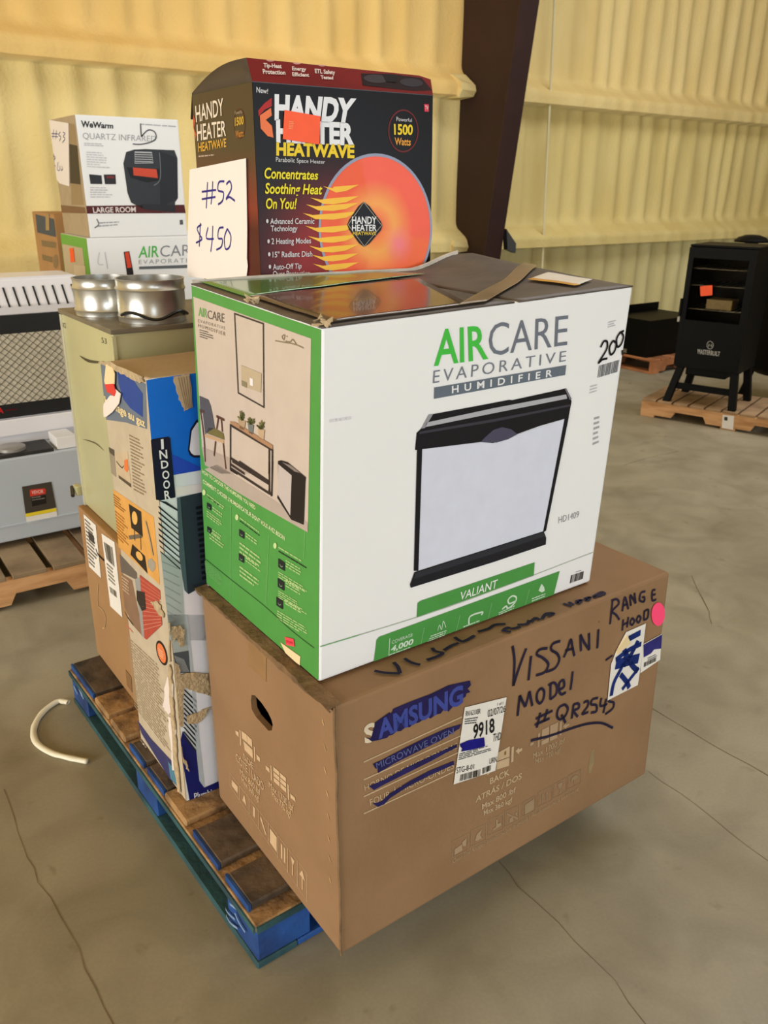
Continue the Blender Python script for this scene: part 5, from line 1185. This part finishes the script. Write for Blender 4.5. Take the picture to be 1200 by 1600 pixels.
# ------------------------------------------------------------------ left: pallet with the steel appliance and the white gas heater
hd = Vector((.822, .57, 0)); hn = Vector((-.57, .822, 0)); HA = Vector((-1.588, 3.130, 0))
po = Vector((-1.475, 2.869, 0))-hd*.72
stringer_pallet('wood_pallet', 'weathered wooden pallet under the grey steel appliance at the left edge', (po.x, po.y), math.atan2(.57, .822), 1.2, 1.0, 8, wood=WOOD, deck=WOODG, h=.14, bw=.128)
SG = mat('pale_grey_enamel', (186, 194, 202), .38, var=.03, scale=3, metal=.1)
st = thing('steel_appliance', 'pale grey steel appliance with a black burner tray, on the left pallet', 'appliance', loc=tuple(HA))
def hp_(s, b, z): return HA+hd*s+hn*b+Vector((0, 0, z))
def hbox(s0, s1, b0, b1, z0, z1): return MB().hexa([hp_(s0, b0, z0), hp_(s1, b0, z0), hp_(s1, b1, z0), hp_(s0, b1, z0), hp_(s0, b0, z1), hp_(s1, b0, z1), hp_(s1, b1, z1), hp_(s0, b1, z1)])
hbox(-.44, .43, .0, .46, .17, .521).build('body', SG, st, bevel=.006)
hbox(-.445, .435, -.004, .465, .236, .242).build('seam_rib', SG, st, bevel=.001)
for s0 in (-.4, .34):
    for b0 in (.03, .38): hbox(s0, s0+.05, b0, b0+.05, .1405, .17).build('rubber_foot', BLK, st)
BURN = mat('black_cast_iron', (34, 31, 28), .55, var=.2, scale=20, bump=.2)
hbox(-.40, .27, .012, .17, .5205, .535).build('burner_tray', BURN, st, bevel=.003)
MB().lathe(hp_(.0+.12, .085, .535), [(.055, 0), (.055, .012), (.045, .016), (.0, .016)], 24).build('burner_cap', mat('bare_burner_metal', (176, 172, 166), .4, metal=.5, var=.15), st, smooth=True)
MB().lathe(hp_(-.2, .085, .535), [(.055, 0), (.055, .012), (.045, .016), (.0, .016)], 24).build('burner_cap', MATS['bare_burner_metal'], st, smooth=True)
FFs = Face(hp_(-.44, 0, .521), hp_(.43, 0, .521), hp_(.43, 0, .17), hp_(-.44, 0, .17)); P = Print(FFs, st); l1 = K(0, 640, 5.333)
lab = P.sheet(l1([(182, 642), (426, 600), (468, 815), (212, 868)]), None, .0008, 'warning_label', mat('dark_brown_label', (64, 56, 46), .5, var=.05), 3)
P.sheet(l1([(210, 866), (468, 818), (470, 845), (214, 895)]), None, .0008, 'yellow_label_band', mat('yellow_warning', (232, 206, 40), .5, var=.05), 3); P.sheet(l1([(214, 896), (472, 846), (478, 890), (226, 950)]), None, .0008, 'white_label_band', LABELP, 3)
P.poly(l1([(246, 672), (258, 664), (372, 654), (380, 668), (378, 700), (250, 724)]), (206, 62, 48), 6); P.end('red_brand_patch', under=lab); P.text('VEVOR', l1([(262, 676), (360, 664), (360, 692), (262, 704)]), (240, 190, 180), 7, bold=.02); P.end('brand_lettering', under=lab)
P.poly(l1([(258, 728), (378, 708), (386, 780), (268, 806)]), (40, 36, 32), 6); P.lines(l1([(262, 725), (370, 708), (374, 745), (266, 762)]), 2, (130, 124, 116), 7); P.end('label_print', under=lab)
WPL = mat('white_plastic', (232, 230, 228), .5, var=.02)
wbs = [hp_(.24, .03, .5365), hp_(.33, .045, .5365), hp_(.31, .16, .5365), hp_(.235, .15, .5365)]
tag(MB().prism([hp_(.285, .02, .5225), hp_(.37, .02, .5225), hp_(.36, .15, .5225), hp_(.285, .15, .5225)], Vector((0, 0, .05))).build('white_foam_block', WPL, bevel=.003), 'small white block lying on the grey steel appliance', 'block')
gh = thing('gas_heater', 'white wall gas heater with louvred top and black mesh front, on the steel appliance', 'heater', loc=tuple(hp_(0, .2, .53)))
GW = mat('white_enamel', (232, 230, 234), .3, var=.02, scale=2)
# casing outline with rounded top corners
s0, s1, zb, zt, rr = -.36, .53, .5225, 1.205, .06
prof = [(s0, zb), (s1-.01, zb), (s1, zt-rr)]+[(s1-rr+rr*math.cos(a), zt-rr+rr*math.sin(a)) for a in [math.pi/2*k/6 for k in range(7)]]+[(s0+rr-rr*math.sin(a), zt-rr+rr*math.cos(a)) for a in [math.pi/2*k/6 for k in range(7)]]+[(s0, zt-rr)]
MB().prism([hp_(s, .2, z) for s, z in prof], hn*.2).build('casing', GW, gh, bevel=.004, seg=1)
MB().prism([hp_(s0+.0, .185, 1.06), hp_(s1-.0, .185, 1.06), hp_(s1-.02, .175, 1.10), hp_(s1-.05, .195, 1.195), hp_(s0+.05, .195, 1.195), hp_(s0+.02, .175, 1.10)], hn*.02).build('louvre_hood', GW, gh, bevel=.003, seg=1)
for k in range(20):
    s_ = .475-.038*k
    if s_ < s0+.06: break
    FH = hp_(s_, .174, 1.105)
    MB().hexa([hp_(s_, .172, 1.092), hp_(s_+.007, .172, 1.092), hp_(s_+.007, .21, 1.092), hp_(s_, .21, 1.092), hp_(s_-.012, .186, 1.168), hp_(s_-.005, .186, 1.168), hp_(s_-.005, .22, 1.168), hp_(s_-.012, .22, 1.168)]).build('louvre_slot', BLK, gh)
hbox(s0+.02, s1-.02, .188, .2, .64, 1.058).build('black_front', BLK, gh, bevel=.002)
hbox(s0+.05, .40, .182, .189, .70, .985).build('burner_recess', mat('ceramic_plaque', (206, 198, 178), .8, var=.1, scale=60), gh)
mbm = MB(); GRID = mat('mesh_guard', (60, 58, 54), .4, metal=.4, var=.05)
for k in range(46):
    x = s0+.05+k*.0162
    if x > .39: break
    z0 = .70
    pts = [hp_(x+(.0075 if (j+k) % 2 else -.0075), .1795, .70+j*.0143) for j in range(21)]
    mbm.tube(pts, .0013, 3, caps=False)
o = mbm.build('mesh_guard', GRID, gh); o['kind'] = 'stuff'
hbox(s0+.0, s1-.005, .178, .2, .565, .635).build('lower_panel', GW, gh, bevel=.004)
FH = Face(hp_(s0, .1875, .70), hp_(s1, .1875, .70), hp_(s1, .1875, .64), hp_(s0, .1875, .64)); P = Print(FH, gh); l2 = K(0, 420, 5.714)
P.text('A', l2([(-22, 1246), (28, 1240), (32, 1286), (-20, 1292)]), (206, 40, 44), 3, bold=.03); P.end('red_lettering'); P.lines(l2([(50, 1250), (190, 1235), (190, 1262), (52, 1275)]), 1, (96, 22, 26), 3); P.end('red_fine_print')

# ------------------------------------------------------------------ right: smoker on a pallet, black cabinet on another, smoker with chimney
sp0 = (1.885, 5.976); ys = -.642
spal = stringer_pallet('wood_pallet', 'pale wooden pallet under the black smoker with the glass door', sp0, ys, 1.25, .6, 11, deck=mat('dull_deck_wood', (168, 136, 100), .8, var=.15, scale=6, col2=(130, 102, 72)))
e = Vector((math.cos(ys), math.sin(ys), 0)); bk_ = Vector((-math.sin(ys), math.cos(ys), 0)); SA = Vector((2.035, 5.907, 0))
def sp3(s, b, z): return SA+e*s+bk_*b+Vector((0, 0, z))
FPl = Face(Vector((sp0[0], sp0[1], .13)), Vector((sp0[0], sp0[1], .13))+e*1.25, Vector((sp0[0], sp0[1], 0))+e*1.25, Vector((sp0[0], sp0[1], 0))); P = Print(FPl, spal)
z5 = K(960, 520, 5)
lab = P.sheet(z5([(846, 640), (936, 650), (928, 758), (838, 742)]), None, .001, 'paper_tag', LABELP, 3); P.poly(z5([(860, 655), (886, 658), (884, 686), (858, 682)]), (60, 56, 52), 7); P.end('tag_print', under=lab)
sm = thing('smoker', 'black upright smoker with glass door and splayed legs on the right pallet', 'smoker', loc=tuple(sp3(.24, .2, .13)))
SBK = mat('satin_black_steel', (6, 6, 6), .5, var=.12, scale=5, spec=.14)
def sbox(s0, s1, b0, b1, z0, z1): return MB().hexa([sp3(s0, b0, z0), sp3(s1, b0, z0), sp3(s1, b1, z0), sp3(s0, b1, z0), sp3(s0, b0, z1), sp3(s1, b0, z1), sp3(s1, b1, z1), sp3(s0, b1, z1)])
# shell with an opening in front: sides, back, top, bottom
sbox(.03, .045, .0, .40, .40, 1.2).build('side_panel', SBK, sm); sbox(.455, .47, .0, .40, .40, 1.2).build('side_panel', SBK, sm)
sbox(.045, .455, .385, .40, .40, 1.2).build('back_panel', SBK, sm); sbox(.025, .475, -.005, .405, 1.2, 1.215).build('top_panel', SBK, sm, bevel=.004); sbox(.03, .47, .0, .40, .385, .40).build('floor_panel', SBK, sm)
# door: frame around a dark glass pane
dr = MB(); 
dr = sbox(.03, .065, -.03, -.002, .40, 1.198); dr.hexa([sp3(.425, -.03, .40), sp3(.47, -.03, .40), sp3(.47, -.002, .40), sp3(.425, -.002, .40), sp3(.425, -.03, 1.198), sp3(.47, -.03, 1.198), sp3(.47, -.002, 1.198), sp3(.425, -.002, 1.198)])
for z0, z1 in ((.40, .72), (1.13, 1.198)): dr.hexa([sp3(.065, -.03, z0), sp3(.425, -.03, z0), sp3(.425, -.002, z0), sp3(.065, -.002, z0), sp3(.065, -.03, z1), sp3(.425, -.03, z1), sp3(.425, -.002, z1), sp3(.065, -.002, z1)])
door = dr.build('door', SBK, sm)
GL = bpy.data.materials.new('smoked_glass'); GL.use_nodes = True; gb = GL.node_tree.nodes['Principled BSDF']
gb.inputs['Base Color'].default_value = (.62, .58, .5, 1); gb.inputs['Roughness'].default_value = .04; gb.inputs['Transmission Weight'].default_value = 1; gb.inputs['IOR'].default_value = 1.1
gn = GL.node_tree.nodes.new('ShaderNodeTexNoise'); gn.inputs['Scale'].default_value = 6; gr = GL.node_tree.nodes.new('ShaderNodeMapRange'); gr.inputs[3].default_value = .02; gr.inputs[4].default_value = .1
GL.node_tree.links.new(gn.outputs[0], gr.inputs[0]); GL.node_tree.links.new(gr.outputs[0], gb.inputs['Roughness'])
o = sbox(.065, .425, -.018, -.012, .72, 1.13).build('glass_pane', GL, door)
o = sbox(.02, .035, -.05, -.03, .74, .86).build('handle', SBK, door, bevel=.003); sbox(.012, .03, -.034, -.01, .70, .735).build('latch', mat('steel_latch', (170, 166, 156), .35, metal=.7), sm, bevel=.003)
for z in (.79, .95, 1.06): 
    mr = MB()
    for k in range(10): mr.tube([sp3(.06+.042*k, .02, z), sp3(.06+.042*k, .37, z)], .003, 4)
    mr.tube([sp3(.05, .03, z), sp3(.45, .03, z)], .004, 4); mr.build('wire_rack', mat('rack_wire', (120, 116, 108), .35, metal=.7), sm)
tag(sbox(.17, .34, .05, .2, .7945, .86).build('manual_box', mat('cream_box', (226, 206, 160), .6, var=.12, scale=20), bevel=.003), 'small cream box inside the smoker behind the glass door', 'box')
# legs, splayed left front one, and the stretcher
def leg(s0, b0, s1, b1):
    w_ = .05
    MB().hexa([sp3(s1, b1, .1305), sp3(s1+w_, b1, .1305), sp3(s1+w_, b1+w_, .1305), sp3(s1, b1+w_, .1305), sp3(s0, b0, .385), sp3(s0+w_, b0, .385), sp3(s0+w_, b0+w_, .385), sp3(s0, b0+w_, .385)]).build('leg', SBK, sm, bevel=.004)
leg(.04, .01, -.02, -.02); leg(.41, .01, .44, -.02); leg(.04, .34, -.01, .36); leg(.41, .34, .44, .36)
sbox(.03, .44, .02, .035, .225, .27).build('stretcher', SBK, sm); sbox(.1, .38, .03, .34, .33, .385).build('drip_tray', SBK, sm, bevel=.01)
FD = Face(sp3(.03, -.03, 1.198), sp3(.47, -.03, 1.198), sp3(.47, -.03, .40), sp3(.03, -.03, .40)); P = Print(FD, sm); k8 = K(1040, 360, 5.333)
P.sheet(k8([(288, 466), (390, 456), (390, 540), (292, 548)]), None, .001, 'orange_price_sticker', FLUO, 2)
P.text('MASTERBUILT', k8([(268, 988), (455, 1012), (450, 1048), (270, 1028)]), (206, 204, 198), 3, bold=.0); P.end('brand_lettering')
P.stroke(k8([(371+26*math.cos(2*math.pi*k/24), 956+32*math.sin(2*math.pi*k/24)) for k in range(24)]), 4, (170, 168, 162), 3, smooth=False, closed=True); P.stroke(k8([(358, 968), (362, 945), (371, 962), (381, 947), (384, 970)]), 4, (190, 188, 182), 3, smooth=False); P.end('round_emblem')
# black cabinet on its own pallet behind
bo = Vector((2.40, 7.42, 0)); yo = .63
stringer_pallet('wood_pallet', 'orange-brown wooden pallet under the low black cabinet near the foam wall', (bo.x, bo.y), yo, 1.0, .95, 8, wood=mat('reddish_pallet_wood', (188, 124, 78), .8, var=.15, scale=6, col2=(140, 86, 50)))
oc = bo+Vector((math.cos(yo), math.sin(yo), 0))*.02+Vector((-math.sin(yo), math.cos(yo), 0))*.1
Ov = box8(oc.x, oc.y, yo, .72, .62, .33, .1315)
ov = thing_at('black_cabinet', 'low black metal cabinet on a pallet left of the smoker', 'cabinet', Ov); carton(Ov, SBK, ov, 'cabinet_body', bevel=.006)
oW = Vector((math.cos(yo), math.sin(yo), 0)); oD = Vector((-math.sin(yo), math.cos(yo), 0))
MB().box(Ov['LT']-oD*.16+oW*.02, oW*.7, oD*.02, Vector((0, 0, .07))).build('back_rail', SBK, ov, bevel=.003)
MB().box(Ov['LB']-oW*.006-oD*.40+Vector((0, 0, .012)), oW*.006, oD*.36, Vector((0, 0, .035))).build('silver_strip', mat('silver_trim', (170, 164, 150), .3, metal=.7), ov)
# smoker with a chimney, half out of the frame
cs = at(1222, 600, 6.5); cs.z = 0
sk = thing('chimney_smoker', 'round black barrel smoker with a capped chimney at the right edge behind the glass-door smoker', 'smoker', loc=tuple(cs))
MB().lathe(cs+Vector((0, 0, .32)), [(0, -.1), (.22, -.1), (.31, -.05), (.32, .0), (.32, .62), (.33, .63), (.33, .66), (.31, .74), (.22, .84), (.0, .88)], 40).build('barrel', SBK, sk, smooth=True)
for k in range(3):
    a = k*2*math.pi/3+.4; d = Vector((math.cos(a), math.sin(a), 0))
    MB().tube([cs+d*.2+Vector((0, 0, .36)), cs+d*.3+Vector((0, 0, .0))], .022, 8).build('leg', SBK, sk, smooth=True)
ch = at(1175, 374, 6.75); 
MB().lathe(Vector((ch.x, ch.y, .75)), [(0, 0), (.05, 0), (.05, ch.z-.75-.02), (.045, ch.z-.77), (0, ch.z-.77)], 20).build('chimney', SBK, sk, smooth=True)
MB().lathe(Vector((ch.x, ch.y, ch.z-.02)), [(0, 0), (.125, 0), (.128, .012), (.10, .035), (.05, .052), (0, .055)], 32).build('chimney_cap', SBK, sk, smooth=True)
MB().tube([Vector((ch.x, ch.y, .8)), cs+Vector((0, 0, .8))], .05, 12).build('chimney_elbow', SBK, sk, smooth=True)

# ------------------------------------------------------------------ curled strap on the floor
kk = K(40, 960, 2.5)
pts = catmull(kk([(166, 344), (150, 341), (120, 342), (62, 388), (32, 448), (44, 502), (100, 540), (170, 560), (242, 574)]), 6)
Q = [on_floor(x, y, .0075) for x, y in pts]; V = []; F = []
for i, p in enumerate(Q):
    d = (Q[min(i+1, len(Q)-1)]-Q[max(i-1, 0)]).normalized(); nrm = Vector((-d.y, d.x, 0)); w_ = .008+.003*sn(i*.4, 2)
    for a in range(8):
        t = 2*math.pi*a/8; V.append(tuple(p+nrm*w_*math.cos(t)+Vector((0, 0, .007))*math.sin(t)))
n = len(Q)
F = [(i*8+a, i*8+(a+1) % 8, (i+1)*8+(a+1) % 8, (i+1)*8+a) for i in range(n-1) for a in range(8)]+[tuple(range(8)), tuple((n-1)*8+a for a in range(8))]
me = bpy.data.meshes.new('foam_strip'); me.from_pydata(V, [], F); me.polygons.foreach_set('use_smooth', [True]*len(F))
tag(link('foam_strip', me, mat('pale_plastic_strip', (236, 230, 206), .5, var=.06, scale=12)), 'curled pale plastic strip lying on the floor left of the blue pallet', 'strip')
